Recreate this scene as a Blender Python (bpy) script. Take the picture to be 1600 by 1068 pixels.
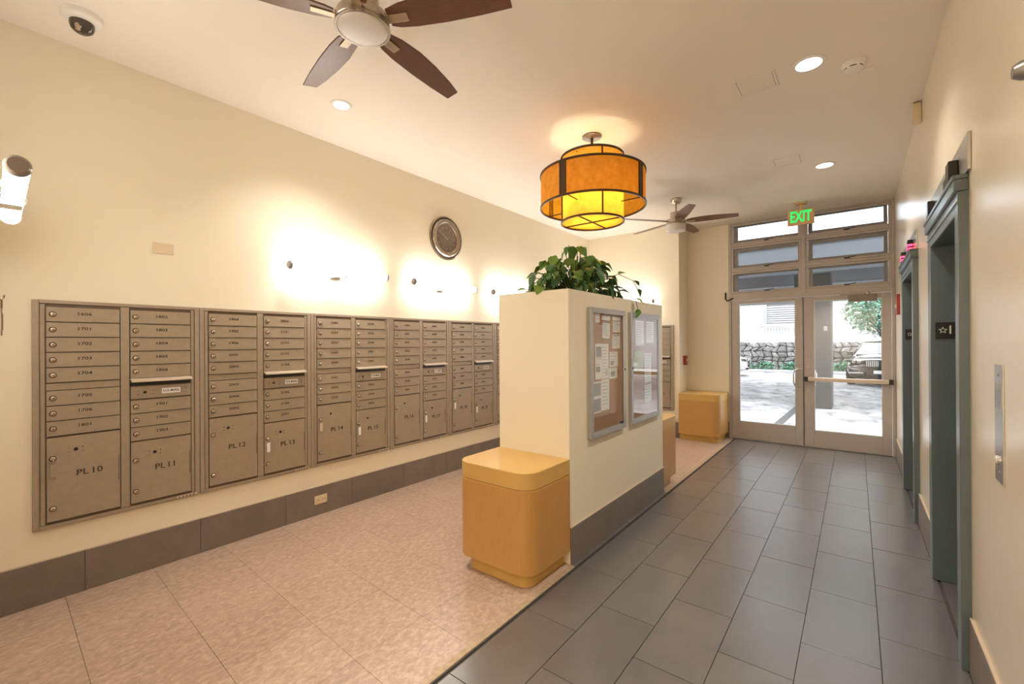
import bpy, bmesh, math, random
from mathutils import Vector, Matrix
random.seed(7)
for o in list(bpy.data.objects): bpy.data.objects.remove(o)
S = bpy.context.scene
COL = S.collection
PI = math.pi

# ---------------------------------------------------------------- camera
F_PX = 689.94; YAW = 0.661288; PIT = 0.00204; ROLL = -0.006165
def _cam():
    cy, sy, cp, sp = math.cos(YAW), math.sin(YAW), math.cos(PIT), math.sin(PIT)
    f = Vector((-sy*cp, cy*cp, sp)); r = Vector((cy, sy, 0)); u = r.cross(f)
    r2 = r*math.cos(ROLL)+u*math.sin(ROLL); u2 = -r*math.sin(ROLL)+u*math.cos(ROLL)
    m = Matrix(((r2.x, u2.x, -f.x, 0), (r2.y, u2.y, -f.y, 0), (r2.z, u2.z, -f.z, 1.5), (0, 0, 0, 1)))
    c = bpy.data.cameras.new('camera'); c.sensor_width = 36; c.lens = F_PX/1600*36
    c.clip_start = .02; c.clip_end = 300
    o = bpy.data.objects.new('camera', c); COL.objects.link(o); o.matrix_world = m
    S.camera = o
_cam()

# ---------------------------------------------------------------- sky and exposure
W = bpy.data.worlds.new('sky'); S.world = W; W.use_nodes = True
_n = W.node_tree.nodes; _l = W.node_tree.links; _n.clear()
_out = _n.new('ShaderNodeOutputWorld'); _bg = _n.new('ShaderNodeBackground')
_bg.inputs['Color'].default_value = (.93, .97, 1, 1); _bg.inputs['Strength'].default_value = 2.3
_l.new(_bg.outputs[0], _out.inputs[0])
S.view_settings.view_transform = 'Standard'; S.view_settings.look = 'None'
S.view_settings.gamma = 1; S.view_settings.use_curve_mapping = False
S.view_settings.exposure = 1.80
S.cycles.caustics_reflective = False; S.cycles.caustics_refractive = False; S.cycles.sample_clamp_indirect = 4
SCONCE = 9.0          # tube radiance
DOWN = 42.0            # watts of a ceiling downlight
DOWN_FILL = 200.0       # watts of the unseen fill downlights added behind the camera
BULB = 1.3            # watts of a pendant bulb

# ---------------------------------------------------------------- materials
def new_mat(name):
    m = bpy.data.materials.new(name); m.use_nodes = True
    nt = m.node_tree; b = nt.nodes['Principled BSDF']
    return m, nt, b
def mat(name, col, rough=.5, metal=0, var=.04, scale=6, bump=0, bscale=60, rand=0, spec=.5, coat=0, stretch=None):
    m, nt, b = new_mat(name)
    b.inputs['Roughness'].default_value = rough; b.inputs['Metallic'].default_value = metal
    b.inputs['Specular IOR Level'].default_value = spec
    if coat: b.inputs['Coat Weight'].default_value = coat; b.inputs['Coat Roughness'].default_value = .12 if rough < .3 else .28
    tc = nt.nodes.new('ShaderNodeTexCoord'); vec = tc.outputs['Object']
    if stretch:
        mp = nt.nodes.new('ShaderNodeMapping'); mp.inputs['Scale'].default_value = stretch
        nt.links.new(vec, mp.inputs[0]); vec = mp.outputs[0]
    no = nt.nodes.new('ShaderNodeTexNoise'); no.inputs['Scale'].default_value = scale; no.inputs['Detail'].default_value = 5
    nt.links.new(vec, no.inputs['Vector'])
    ra = nt.nodes.new('ShaderNodeValToRGB')
    ra.color_ramp.elements[0].position = .3; ra.color_ramp.elements[1].position = .7
    ra.color_ramp.elements[0].color = tuple(c*(1-var) for c in col)+(1,)
    ra.color_ramp.elements[1].color = tuple(min(1, c*(1+var)) for c in col)+(1,)
    nt.links.new(no.outputs['Fac'], ra.inputs[0]); src = ra.outputs[0]
    if rand:
        oi = nt.nodes.new('ShaderNodeObjectInfo'); hv = nt.nodes.new('ShaderNodeHueSaturation')
        mr = nt.nodes.new('ShaderNodeMapRange'); mr.inputs['To Min'].default_value = 1-rand; mr.inputs['To Max'].default_value = 1+rand
        nt.links.new(oi.outputs['Random'], mr.inputs['Value']); nt.links.new(mr.outputs[0], hv.inputs['Value'])
        nt.links.new(src, hv.inputs['Color']); src = hv.outputs[0]
    nt.links.new(src, b.inputs['Base Color'])
    if bump:
        n2 = nt.nodes.new('ShaderNodeTexNoise'); n2.inputs['Scale'].default_value = bscale; n2.inputs['Detail'].default_value = 4
        nt.links.new(vec, n2.inputs['Vector'])
        bp = nt.nodes.new('ShaderNodeBump'); bp.inputs['Strength'].default_value = bump; bp.inputs['Distance'].default_value = .002
        nt.links.new(n2.outputs['Fac'], bp.inputs['Height']); nt.links.new(bp.outputs[0], b.inputs['Normal'])
    return m
def emit(name, col, strength):
    m, nt, b = new_mat(name)
    b.inputs['Base Color'].default_value = (*col, 1)
    b.inputs['Emission Color'].default_value = (*col, 1); b.inputs['Emission Strength'].default_value = strength
    return m
def glass_thin(name, tint=(1, 1, 1), refl_rough=0.0, mixmin=0.0, rough_t=None):
    m, nt, b = new_mat(name); nt.nodes.remove(b)
    out = nt.nodes['Material Output']
    if rough_t is None:
        t = nt.nodes.new('ShaderNodeBsdfTransparent')
    else:
        t = nt.nodes.new('ShaderNodeBsdfRefraction'); t.inputs['IOR'].default_value = 1.02; t.inputs['Roughness'].default_value = rough_t
    t.inputs['Color'].default_value = (*tint, 1)
    g = nt.nodes.new('ShaderNodeBsdfGlossy'); g.inputs['Roughness'].default_value = refl_rough
    fr = nt.nodes.new('ShaderNodeFresnel')
    ge = nt.nodes.new('ShaderNodeNewGeometry'); mr = nt.nodes.new('ShaderNodeMapRange')
    mr.inputs['To Min'].default_value = 1.5; mr.inputs['To Max'].default_value = 1/1.5      # same reflectance from both faces of the pane
    nt.links.new(ge.outputs['Backfacing'], mr.inputs['Value']); nt.links.new(mr.outputs[0], fr.inputs['IOR'])
    mx = nt.nodes.new('ShaderNodeMixShader')
    nt.links.new(fr.outputs[0], mx.inputs[0]); nt.links.new(t.outputs[0], mx.inputs[1]); nt.links.new(g.outputs[0], mx.inputs[2])
    nt.links.new(mx.outputs[0], out.inputs[0])
    return m
def tile_mat(name, c0, c1, c2, scale, rough, rand, bump):
    m, nt, b = new_mat(name)
    b.inputs['Roughness'].default_value = rough; b.inputs['Specular IOR Level'].default_value = .5
    if name == 'grey_porcelain': b.inputs['Coat Weight'].default_value = 1; b.inputs['Coat Roughness'].default_value = .28; b.inputs['Coat IOR'].default_value = 1.6
    tc = nt.nodes.new('ShaderNodeNewGeometry')
    mp = nt.nodes.new('ShaderNodeMapping'); mp.inputs['Scale'].default_value = (1.6, 1, 1); mp.inputs['Rotation'].default_value = (0, 0, .9)
    nt.links.new(tc.outputs['Position'], mp.inputs[0])
    no = nt.nodes.new('ShaderNodeTexNoise'); no.inputs['Scale'].default_value = scale; no.inputs['Detail'].default_value = 9; no.inputs['Roughness'].default_value = .68
    no.inputs['Distortion'].default_value = .6
    nt.links.new(mp.outputs[0], no.inputs['Vector'])
    ra = nt.nodes.new('ShaderNodeValToRGB'); e = ra.color_ramp.elements
    e[0].position = .34; e[0].color = (*c0, 1); e[1].position = .68; e[1].color = (*c2, 1)
    k = e.new(.5); k.color = (*c1, 1)
    nt.links.new(no.outputs['Fac'], ra.inputs[0])
    oi = nt.nodes.new('ShaderNodeObjectInfo'); hv = nt.nodes.new('ShaderNodeHueSaturation'); mr = nt.nodes.new('ShaderNodeMapRange')
    mr.inputs['To Min'].default_value = 1-rand; mr.inputs['To Max'].default_value = 1+rand
    nt.links.new(oi.outputs['Random'], mr.inputs['Value']); nt.links.new(mr.outputs[0], hv.inputs['Value'])
    nt.links.new(ra.outputs[0], hv.inputs['Color']); nt.links.new(hv.outputs[0], b.inputs['Base Color'])
    if bump:
        bp = nt.nodes.new('ShaderNodeBump'); bp.inputs['Strength'].default_value = bump; bp.inputs['Distance'].default_value = .002
        nt.links.new(no.outputs['Fac'], bp.inputs['Height']); nt.links.new(bp.outputs[0], b.inputs['Normal'])
    return m

M = {}
M['wall'] = mat('cream_wall_paint', (.85, .765, .60), .45, var=.015, scale=1.5, bump=.05, bscale=220)
M['wall_gloss'] = mat('cream_gloss_paint', (.80, .695, .53), .30, var=.012, scale=1.5, bump=.02, bscale=9, spec=.6, coat=.55)
M['ceiling'] = mat('ceiling_paint', (.86, .79, .695), .7, var=.012, scale=1.2)
M['grey_tile'] = tile_mat('grey_porcelain', (.105, .096, .092), (.119, .109, .104), (.131, .120, .115), 5, .285, .07, 0)
M['base_tile'] = tile_mat('grey_base_tile', (.18, .145, .12), (.20, .162, .135), (.215, .178, .15), 6, .45, .06, .05)
M['vinyl'] = tile_mat('tan_vinyl', (.36, .25, .18), (.44, .31, .23), (.57, .43, .33), 24, .30, .05, .05)
M['grout'] = mat('grout', (.07, .06, .052), .9)
M['strip'] = mat('wooden_strip', (.42, .31, .20), .5, scale=30, var=.15)
M['caulk'] = mat('edge_trim', (.55, .44, .33), .5)
M['bronze'] = mat('bronze_powder_coat', (.37, .295, .215), .42, metal=.15, var=.05, scale=40, bump=.06, bscale=900)
M['bronze_in'] = mat('bronze_recess', (.16, .115, .075), .6, metal=.2)
M['lip'] = mat('pale_lip', (.68, .56, .44), .35, metal=.3)
M['steel'] = mat('lock_steel', (.55, .46, .36), .25, metal=1)
M['black'] = mat('black_plastic', (.012, .011, .010), .4)
M['ink'] = mat('dark_ink', (.035, .022, .014), .6)
M['white'] = mat('white_label', (.85, .83, .80), .5)
M['blue_ink'] = mat('blue_ink', (.05, .06, .12), .5)
M['chrome'] = mat('chrome', (.62, .60, .60), .12, metal=1)
M['nickel'] = mat('brushed_nickel', (.52, .46, .39), .28, metal=1, var=.08, scale=120)
M['endcap'] = mat('grey_cap', (.30, .27, .26), .35, metal=.7)
M['tube'] = emit('lit_tube', (1, .98, .965), SCONCE)
M['down'] = emit('lit_downlight', (1, .95, .88), 5)
M['trimwhite'] = mat('white_trim', (.82, .78, .72), .4)
M['lens'] = mat('frosted_lens', (.70, .66, .62), .35)
M['walnut'] = mat('walnut_blade', (.135, .060, .034), .33, var=.22, scale=22, stretch=(.6, 9, 1))
M['mica_frame'] = mat('bronze_frame', (.085, .052, .034), .4, metal=.6)
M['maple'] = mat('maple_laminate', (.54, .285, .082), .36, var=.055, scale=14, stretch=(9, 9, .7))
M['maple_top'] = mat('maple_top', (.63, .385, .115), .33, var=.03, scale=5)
M['frame_paint'] = mat('taupe_frame_paint', (.48, .425, .385), .42, var=.03, scale=12)
M['sash'] = mat('grey_sash', (.25, .235, .225), .4, metal=.3)
M['alu'] = mat('anodised_aluminium', (.50, .495, .49), .34, metal=.45, var=.04, scale=90)
M['cork'] = mat('cork', (.40, .225, .115), .85, var=.22, scale=160, bump=.2, bscale=200)
M['paper'] = mat('paper', (.86, .85, .83), .7, rand=.04)
M['print'] = mat('grey_print', (.34, .34, .35), .8)
M['elev'] = mat('green_grey_enamel', (.125, .158, .168), .30, var=.04, scale=30)
M['stainless'] = mat('stainless', (.56, .54, .52), .32, metal=1, var=.05, scale=70)
M['lantern'] = mat('black_lantern', (.015, .013, .013), .25)
M['red_glow'] = emit('red_digit', (1, .03, .08), 2.2)
M['red'] = mat('red_plastic', (.33, .03, .02), .35)
M['pewter'] = mat('antique_pewter', (.40, .33, .26), .28, metal=1, var=.18, scale=25)
M['pewter_dark'] = mat('dark_pewter', (.09, .06, .04), .4, metal=.6)
M['dial'] = mat('brown_dial', (.20, .155, .12), .45, var=.2, scale=14)
M['gold'] = mat('dull_gold', (.50, .40, .27), .4, metal=.6)
M['ivory'] = mat('ivory_plastic', (.74, .60, .40), .4)
M['exit_face'] = mat('exit_face', (.72, .43, .19), .4)
M['exit_green'] = emit('exit_green', (.012, .55, .10), .42)
M['smoke'] = mat('dome_smoke', (.05, .035, .025), .06, spec=.8)
M['leaf'] = [mat('leaf_%d' % i, c, .42, var=.25, scale=30, rand=.25) for i, c in enumerate([(.06, .16, .03), (.09, .21, .035), (.17, .28, .045), (.28, .36, .06), (.05, .13, .04)])]
M['stem'] = mat('stem', (.07, .07, .02), .6)
M['soil'] = mat('soil', (.02, .015, .01), .9)
M['glass'] = glass_thin('clear_pane')
M['glass_board'] = glass_thin('board_pane')
M['frost'] = glass_thin('frosted_pane', (.58, .605, .63), .15, rough_t=.12)
# outside
M['concrete'] = tile_mat('concrete_drive', (.20, .20, .205), (.42, .42, .43), (.66, .66, .66), 1.5, .75, .0, .2)
M['concrete_dark'] = mat('grey_column_paint', (.034, .036, .038), .6, var=.06)
M['white_paint'] = mat('white_exterior', (.34, .34, .345), .7)
M['soffit'] = mat('soffit_paint', (.74, .75, .76), .8)
M['fascia'] = mat('grey_fascia', (.19, .195, .20), .8)
M['stone'] = mat('lava_stone', (.15, .147, .147), .85, var=.45, scale=9, rand=.40, bump=.5, bscale=20)
M['mortar'] = mat('mortar', (.025, .025, .025), .95)
M['outleaf'] = [mat('outdoor_leaf_%d' % i, c, .5, var=.3, scale=20) for i, c in enumerate([(.02, .14, .06), (.07, .19, .14)])]
M['bark'] = mat('bark', (.14, .12, .11), .9, var=.3, scale=20)
M['car_dark'] = mat('dark_car_paint', (.014, .014, .015), .18, coat=.8)
M['car_white'] = mat('white_car_paint', (.78, .78, .78), .2, coat=.6)
M['car_glass'] = mat('car_glass', (.035, .037, .04), .05, spec=.9)
M['tyre'] = mat('tyre', (.012, .012, .012), .8)
M['rim'] = mat('rim', (.30, .30, .31), .3, metal=.8)
M['lamp'] = mat('headlamp', (.62, .64, .66), .1, spec=.9)
M['shade_slat'] = mat('grey_louvre', (.10, .10, .105), .7)

def mica(name, ca, cb):
    m, nt, b = new_mat(name); nt.nodes.remove(b); out = nt.nodes['Material Output']
    tc = nt.nodes.new('ShaderNodeTexCoord'); no = nt.nodes.new('ShaderNodeTexNoise'); no.inputs['Scale'].default_value = 22; no.inputs['Detail'].default_value = 8
    nt.links.new(tc.outputs['Object'], no.inputs['Vector'])
    ra = nt.nodes.new('ShaderNodeValToRGB'); e = ra.color_ramp.elements
    e[0].position = .3; e[0].color = (*ca, 1); e[1].position = .72; e[1].color = (*cb, 1)
    nt.links.new(no.outputs['Fac'], ra.inputs[0])
    t = nt.nodes.new('ShaderNodeBsdfTranslucent'); d = nt.nodes.new('ShaderNodeBsdfDiffuse')
    nt.links.new(ra.outputs[0], t.inputs['Color']); nt.links.new(ra.outputs[0], d.inputs['Color'])
    mx = nt.nodes.new('ShaderNodeMixShader'); mx.inputs[0].default_value = .28
    nt.links.new(t.outputs[0], mx.inputs[1]); nt.links.new(d.outputs[0], mx.inputs[2]); nt.links.new(mx.outputs[0], out.inputs[0])
    return m
M['mica'] = mica('amber_mica', (.74, .52, .125), (.90, .67, .20))
M['mica_pale'] = mica('pale_amber_mica', (.80, .56, .15), (.90, .68, .23))

# ---------------------------------------------------------------- mesh helpers
class MB:
    def __init__(s): s.v = []; s.f = []; s.mi = []; s.cur = 0
    def add(s, vs, fs):
        b = len(s.v); s.v += [tuple(p) for p in vs]
        for f in fs: s.f.append([i+b for i in f]); s.mi.append(s.cur)
        return s
    def box(s, x0, x1, y0, y1, z0, z1):
        return s.add([(x0,y0,z0),(x1,y0,z0),(x1,y1,z0),(x0,y1,z0),(x0,y0,z1),(x1,y0,z1),(x1,y1,z1),(x0,y1,z1)],
                     [(0,3,2,1),(4,5,6,7),(0,1,5,4),(1,2,6,5),(2,3,7,6),(3,0,4,7)])
    def prism(s, pts, z0, z1):                    # polygon in XY, counter-clockwise
        n = len(pts)
        return s.add([(x,y,z0) for x,y in pts]+[(x,y,z1) for x,y in pts],
                     [list(range(n))[::-1], list(range(n,2*n))]+[(i,(i+1)%n,n+(i+1)%n,n+i) for i in range(n)])
    def tube(s, pts, r, n=10, cap=True):
        pts = [Vector(p) for p in pts]; rs = r if isinstance(r, (list, tuple)) else [r]*len(pts)
        rings = []
        for i, p in enumerate(pts):
            d = (pts[min(i+1, len(pts)-1)]-pts[max(i-1, 0)]).normalized()
            a = Vector((0,0,1)) if abs(d.z) < .9 else Vector((1,0,0))
            u = d.cross(a).normalized(); w = d.cross(u)
            rings.append([p+(u*math.cos(2*PI*k/n)+w*math.sin(2*PI*k/n))*rs[i] for k in range(n)])
        fs = []
        for i in range(len(pts)-1):
            for k in range(n): fs.append((i*n+k, i*n+(k+1)%n, (i+1)*n+(k+1)%n, (i+1)*n+k))
        if cap: fs += [list(range(n))[::-1], [(len(pts)-1)*n+k for k in range(n)]]
        return s.add([q for rg in rings for q in rg], fs)
    def lathe(s, prof, n=32, c=(0,0,0), axis='z', closed=False, a0=0, a1=2*PI):   # prof: (radius, height)
        full = abs(a1-a0-2*PI) < 1e-6; m = n if full else n+1
        vs = []
        for r, h in prof:
            for k in range(m):
                a = a0+(a1-a0)*k/n; x, y = r*math.cos(a), r*math.sin(a)
                p = {'z': (x,y,h), 'y': (x,h,y), 'x': (h,x,y)}[axis]
                vs.append((p[0]+c[0], p[1]+c[1], p[2]+c[2]))
        fs = []; L = len(prof)
        for i in range(L if closed else L-1):
            j = (i+1) % L
            for k in range(n):
                q = (k+1) % m
                f = (i*m+k, i*m+q, j*m+q, j*m+k)
                fs.append(f)
        return s.add(vs, fs)
    def build(s, name, mats, parent=None, smooth=None, bevel=0, loc=None, rot=None, fix=True):
        me = bpy.data.meshes.new(name); me.from_pydata(s.v, [], s.f)
        for m in (mats if isinstance(mats, (list, tuple)) else [mats]): me.materials.append(m)
        me.polygons.foreach_set('material_index', s.mi)
        if fix:
            bm = bmesh.new(); bm.from_mesh(me); bmesh.ops.remove_doubles(bm, verts=bm.verts, dist=1e-5)
            bmesh.ops.recalc_face_normals(bm, faces=bm.faces); bm.to_mesh(me); bm.free()
        me.update()
        o = bpy.data.objects.new(name, me); COL.objects.link(o)
        if parent: o.parent = parent
        if loc: o.location = loc
        if rot: o.rotation_euler = rot
        if smooth:
            me.shade_smooth()
            bm = bmesh.new(); bm.from_mesh(me)
            for e in bm.edges:
                if len(e.link_faces) == 2 and e.calc_face_angle(0) > smooth: e.smooth = False
            bm.to_mesh(me); bm.free()
        if bevel:
            b = o.modifiers.new('bevel', 'BEVEL'); b.width = bevel; b.segments = 2; b.limit_method = 'ANGLE'; b.angle_limit = .6
        return o
SM = .7
def inst(o, parent=None, loc=None, rot=None, name=None):
    c = o.copy(); COL.objects.link(c)
    if parent is not None: c.parent = parent
    if loc is not None: c.location = loc
    if rot is not None: c.rotation_euler = rot
    return c
def tag(o, label, cat=None, group=None, kind=None):
    if label: o['label'] = label
    if cat: o['category'] = cat
    if group: o['group'] = group
    if kind: o['kind'] = kind
    return o
def thing(name, label, cat, loc=(0,0,0), rz=0, group=None, kind=None):
    o = bpy.data.objects.new(name, None); COL.objects.link(o); o.empty_display_size = .1
    o.location = loc; o.rotation_euler = (0,0,rz)
    return tag(o, label, cat, group, kind)
def struct(o, label): o['kind'] = 'structure'; o['label'] = label; return o
def text(s, size, name, m, parent, loc, rot=(PI/2,0,0), sx=1.0, depth=.0004, bold=0):
    cu = bpy.data.curves.new(name, 'FONT'); cu.body = s; cu.size = size; cu.align_x = 'CENTER'; cu.align_y = 'CENTER'
    cu.resolution_u = 2; cu.extrude = depth; cu.offset = bold; cu.space_word = .45
    t = bpy.data.objects.new(name, cu); COL.objects.link(t)
    dg = bpy.context.evaluated_depsgraph_get(); me = bpy.data.meshes.new_from_object(t.evaluated_get(dg))
    bpy.data.objects.remove(t); bpy.data.curves.remove(cu)
    me.name = name; me.materials.clear(); me.materials.append(m)
    o = bpy.data.objects.new(name, me); COL.objects.link(o); o.parent = parent
    o.location = loc; o.rotation_euler = rot; o.scale = (sx, 1, 1)
    return o
def point_light(name, loc, w, col, size=.03, parent=None):
    l = bpy.data.lights.new(name, 'POINT'); l.energy = w; l.color = col; l.shadow_soft_size = size
    o = bpy.data.objects.new(name, l); COL.objects.link(o); o.location = loc
    if parent: o.parent = parent
    return o

# room numbers, metres
XL, XR, YD, H = -3.747, .408, 7.52, 3.321
YB, XN = 7.04, -2.17          # back wall and the niche's left side
XE = -1.49                    # edge between vinyl and porcelain
R90 = PI/2

# ---------------------------------------------------------------- structure
b = MB(); b.box(-3.9, .9, -3.1, 7.60, -.12, -.009)
floor = struct(b.build('floor', M['grout']), 'lobby floor of tan vinyl and grey porcelain tiles')
b = MB(); b.box(-3.9, .9, -3.1, 7.66, H, H+.12); ceiling = struct(b.build('ceiling', M['ceiling']), 'smooth cream painted lobby ceiling')
LIGHTS = [('recessed downlight beside the nearer fan blades', -3.08, 1.86, .8, .058), ('recessed downlight next to the smoke detector', -.232, 3.49, 1, .075),
          ('recessed downlight nearest the exit sign', -.242, 5.60, 1, .075), ('added fill downlight just behind the viewer', -.35, -1.0, .4*DOWN_FILL/DOWN, .075),
          ('added fill downlight at the far end of the passage behind', -.35, -2.3, 1.5*DOWN_FILL/DOWN, .075), ('added unseen fill downlight over the viewer', -.35, 1.3, 1, .075)]  # unseen downlights over and behind the viewer are added for ambient fill
b = MB()
for _lb, x, y, _w, r in LIGHTS: b.lathe([(0, H-.02), (r, H-.02), (r, H+.06), (0, H+.06)], 32, (x, y, 0))
cut = b.build('downlight_holes', M['ceiling'])
bo = ceiling.modifiers.new('holes', 'BOOLEAN'); bo.object = cut; bo.operation = 'DIFFERENCE'; bo.solver = 'EXACT'
bpy.context.view_layer.update()
_me = bpy.data.meshes.new_from_object(ceiling.evaluated_get(bpy.context.evaluated_depsgraph_get()))
ceiling.modifiers.clear(); ceiling.data = _me; bpy.data.objects.remove(cut)
b = MB(); b.box(XL-.12, XL, -3.1, 7.66, -.12, H); struct(b.build('wall_left', M['wall']), 'cream wall that carries the row of mailboxes')
b = MB(); b.box(XL, XN, YB, 7.66, -.12, H); struct(b.build('wall_back', M['wall']), 'cream end wall beyond the divider')
b = MB(); b.box(XN, -1.557, 7.50, 7.66, -.12, H); struct(b.build('wall_niche', M['wall']), 'cream recessed wall above the far bench')
b = MB(); b.prism([(XL, -.15), (-1.3, -.15), (-1.3, -.0097), (XL, .093)], -.12, H); struct(b.build('wall_near', M['wall']), 'cream side wall beside the viewer')
b = MB(); b.box(-1.42, -1.3, -3.1, -.151, -.12, H); struct(b.build('wall_passage', M['wall']), 'cream passage wall behind the viewer')
b = MB(); b.box(-1.3, .9, -3.22, -3.1, -.12, H); struct(b.build('wall_front', M['wall']), 'cream end wall behind the viewer')
# right wall with two lift openings
E1 = (2.93, 3.86); E2 = (4.97, 5.98); EZ = 2.185
b = MB()
for y0, y1, z0, z1 in ((-3.1, E1[0], -.12, H), (E1[1], E2[0], -.12, H), (E2[1], 7.66, -.12, H), (E1[0], E1[1], EZ, H), (E2[0], E2[1], EZ, H)):
    b.box(XR, XR+.32, y0, y1, z0, z1)
struct(b.build('wall_right', M['wall_gloss'], fix=False), 'glossy cream wall with the two lift entrances')
b = MB(); b.box(XR+.321, XR+.45, -3.1, 7.66, -.12, H); struct(b.build('wall_shaft', M['wall']), 'lift shaft wall behind the lift doors')

# floor tiles: porcelain 12 x 24 in running bond, vinyl squares
def clip_tile(pts, z0, z1):
    return MB().prism(pts, z0, z1)
gx = [.085-.3105*k for k in range(-1, 6)]                    # joints
g_mesh = {}
for ci, xr_ in enumerate(gx):
    xl_ = xr_-.3105
    x1 = min(xr_, XR+.0 if xr_ <= XR+.001 else XR+.0); x0 = max(xl_, XE+.006)
    if x1-x0 < .03: continue
    off = 2.62 if ci % 2 == 1 else 2.30
    k = -9
    while off+.6065*k < 7.5:
        y0 = max(off+.6065*k, -3.05); y1 = min(off+.6065*(k+1), 7.50); k += 1
        if y1-y0 < .02: continue
        key = (round(x1-x0, 3), round(y1-y0, 3))
        if key not in g_mesh:
            w, d = key[0]/2-.0016, key[1]/2-.0022
            o = MB().box(-w, w, -d, d, -.009, 0).build('porcelain_tile', M['grey_tile'], floor, bevel=.0005)
            g_mesh[key] = o
        else: o = inst(g_mesh[key], floor)
        o.location = ((x0+x1)/2, (y0+y1)/2, random.uniform(-.0004, .0004))
# porcelain inside the lift openings
for (a, c) in (E1, E2):
    o = MB().box(XR+.003, XR+.16, a+.06, c-.03, -.009, 0).build('porcelain_tile', M['grey_tile'], floor)
P = .417; SK = .0436
xs = [XL]+[-1.885-P*k for k in range(4, -1, -1)]+[-1.528]
for i in range(len(xs)-1):
    for k in range(-1, 19):
        base = .44+P*(k-1)
        def yy(x, q): return base+P*q-SK*(x+3.72)
        a, c = xs[i]+.0006, xs[i+1]-.0006
        pts = [(a, yy(a,0)+.0009), (c, yy(c,0)+.0009), (c, yy(c,1)-.0009), (a, yy(a,1)-.0009)]
        pts = [(x, min(max(y, .05), 7.5)) for x, y in pts]
        if pts[2][1]-pts[1][1] < .01: continue
        MB().prism(pts, -.009, random.uniform(-.0003, .0002)).build('vinyl_tile', M['vinyl'], floor)
for nm, ya, yb_, lb, mm in (('trim_1', .05, 2.588, 'thin wooden strip between tan vinyl and grey tiles, near length', 'strip'), ('trim_8', 4.422, 7.5, 'thin wooden strip between tan vinyl and grey tiles, far length', 'strip'), ('trim_9', 2.589, 4.421, 'narrow grey tile strip along the foot of the divider', 'grey_tile')):
    struct(MB().box(-1.528, -1.492, ya, yb_, -.009, .002 if mm == 'strip' else .0).build(nm, M[mm], bevel=.001), lb)
struct(MB().box(-1.491, XE+.006, .05, 7.5, -.009, -.001).build('trim_2', M['grout']), 'dark joint along the wooden floor strip')

# skirting tiles
def skirting(name, label, p0, p1, out, first, pitch=.605, h=.252, t=.012, cap=True):
    p0, p1 = Vector((*p0, 0)), Vector((*p1, 0)); d = (p1-p0); L = d.length; d.normalize(); n = Vector((*out, 0))
    root = thing(name, None, None, (0,0,0)); struct(root, label)
    cuts = [0]; s = first
    while s < L-.02:
        if s > .02: cuts.append(s)
        s += pitch
    cuts.append(L)
    for a, c in zip(cuts[:-1], cuts[1:]):
        q = [p0+d*(a+.001), p0+d*(c-.001)]; q = [q[0], q[1], q[1]+n*t, q[0]+n*t]
        MB().prism([(v.x, v.y) for v in q], .0, h-.006).build('skirting_tile', M['base_tile'], root, bevel=.0012)
    q = [p0, p1, p1+n*(t-.001), p0+n*(t-.001)]
    MB().prism([(v.x, v.y) for v in q], h-.006, h).build('skirting_cap', M['caulk'], root)
    return root
skirting('baseboard_left', 'grey tile skirting under the long row of mailboxes', (XL, .094), (XL, YB-.013), (1, 0), .432)
skirting('baseboard_back', 'grey tile skirting below the end wall mailboxes', (XL+.013, YB), (XN, YB), (0, -1), .3)
skirting('baseboard_niche', 'short grey skirting beside the far bench', (XN+.001, YB), (XN+.001, 7.487), (1, 0), 1)
skirting('trim_3', 'grey skirting at the foot of the recessed wall', (XN, 7.50), (-1.557, 7.50), (0, -1), 1)
skirting('baseboard_right', 'grey tile skirting between the lift call plate and the near lift', (XR, -3.0), (XR, E1[0]-.10), (-1, 0), .2)
skirting('trim_4', 'grey tile skirting between the two lifts', (XR, E1[1]+.075), (XR, E2[0]-.075), (-1, 0), .55)
skirting('trim_5', 'grey tile skirting between far lift and exit doors', (XR, E2[1]+.075), (XR, 7.44), (-1, 0), .62)

# ---------------------------------------------------------------- storefront: frame, windows, doors
fr = thing('trim_6', None, None, (0, YD, 0)); struct(fr, 'taupe painted metal frame around the exit doors and transom windows')
Y0, Y1 = -.03, .09
for x0, x1, z0, z1, nm in ((-1.555, -1.517, 0, H, 'jamb'), (.372, .407, 0, H, 'jamb'), (-.605, -.555, 2.14, H, 'mullion'),
                        (-1.517, .372, 2.135, 2.238, 'transom_bar'), (-1.517, .372, 2.565, 2.60, 'transom_bar'), (-1.517, .372, 2.955, 2.985, 'transom_bar'), (-1.517, .372, 3.30, H, 'head')):
    MB().box(x0, x1, Y0 if nm != 'mullion' else Y0-.003, Y1, z0, z1).build(nm, M['frame_paint'], fr, bevel=.004)
MB().box(-1.60, -1.556, -.018, .02, 0, H).build('jamb_cover', M['sash'], fr)
MB().box(-1.517, .372, .0, .1, -.008, .006).build('threshold', M['alu'], fr)
rows = ((2.238, 2.565, 2.275, 2.515), (2.60, 2.955, 2.665, 2.870), (2.985, 3.30, 3.055, 3.257))
cols = ((-1.517, -.605, -1.424, -.648), (-.555, .372, -.472, .296))
num = 0
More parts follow.
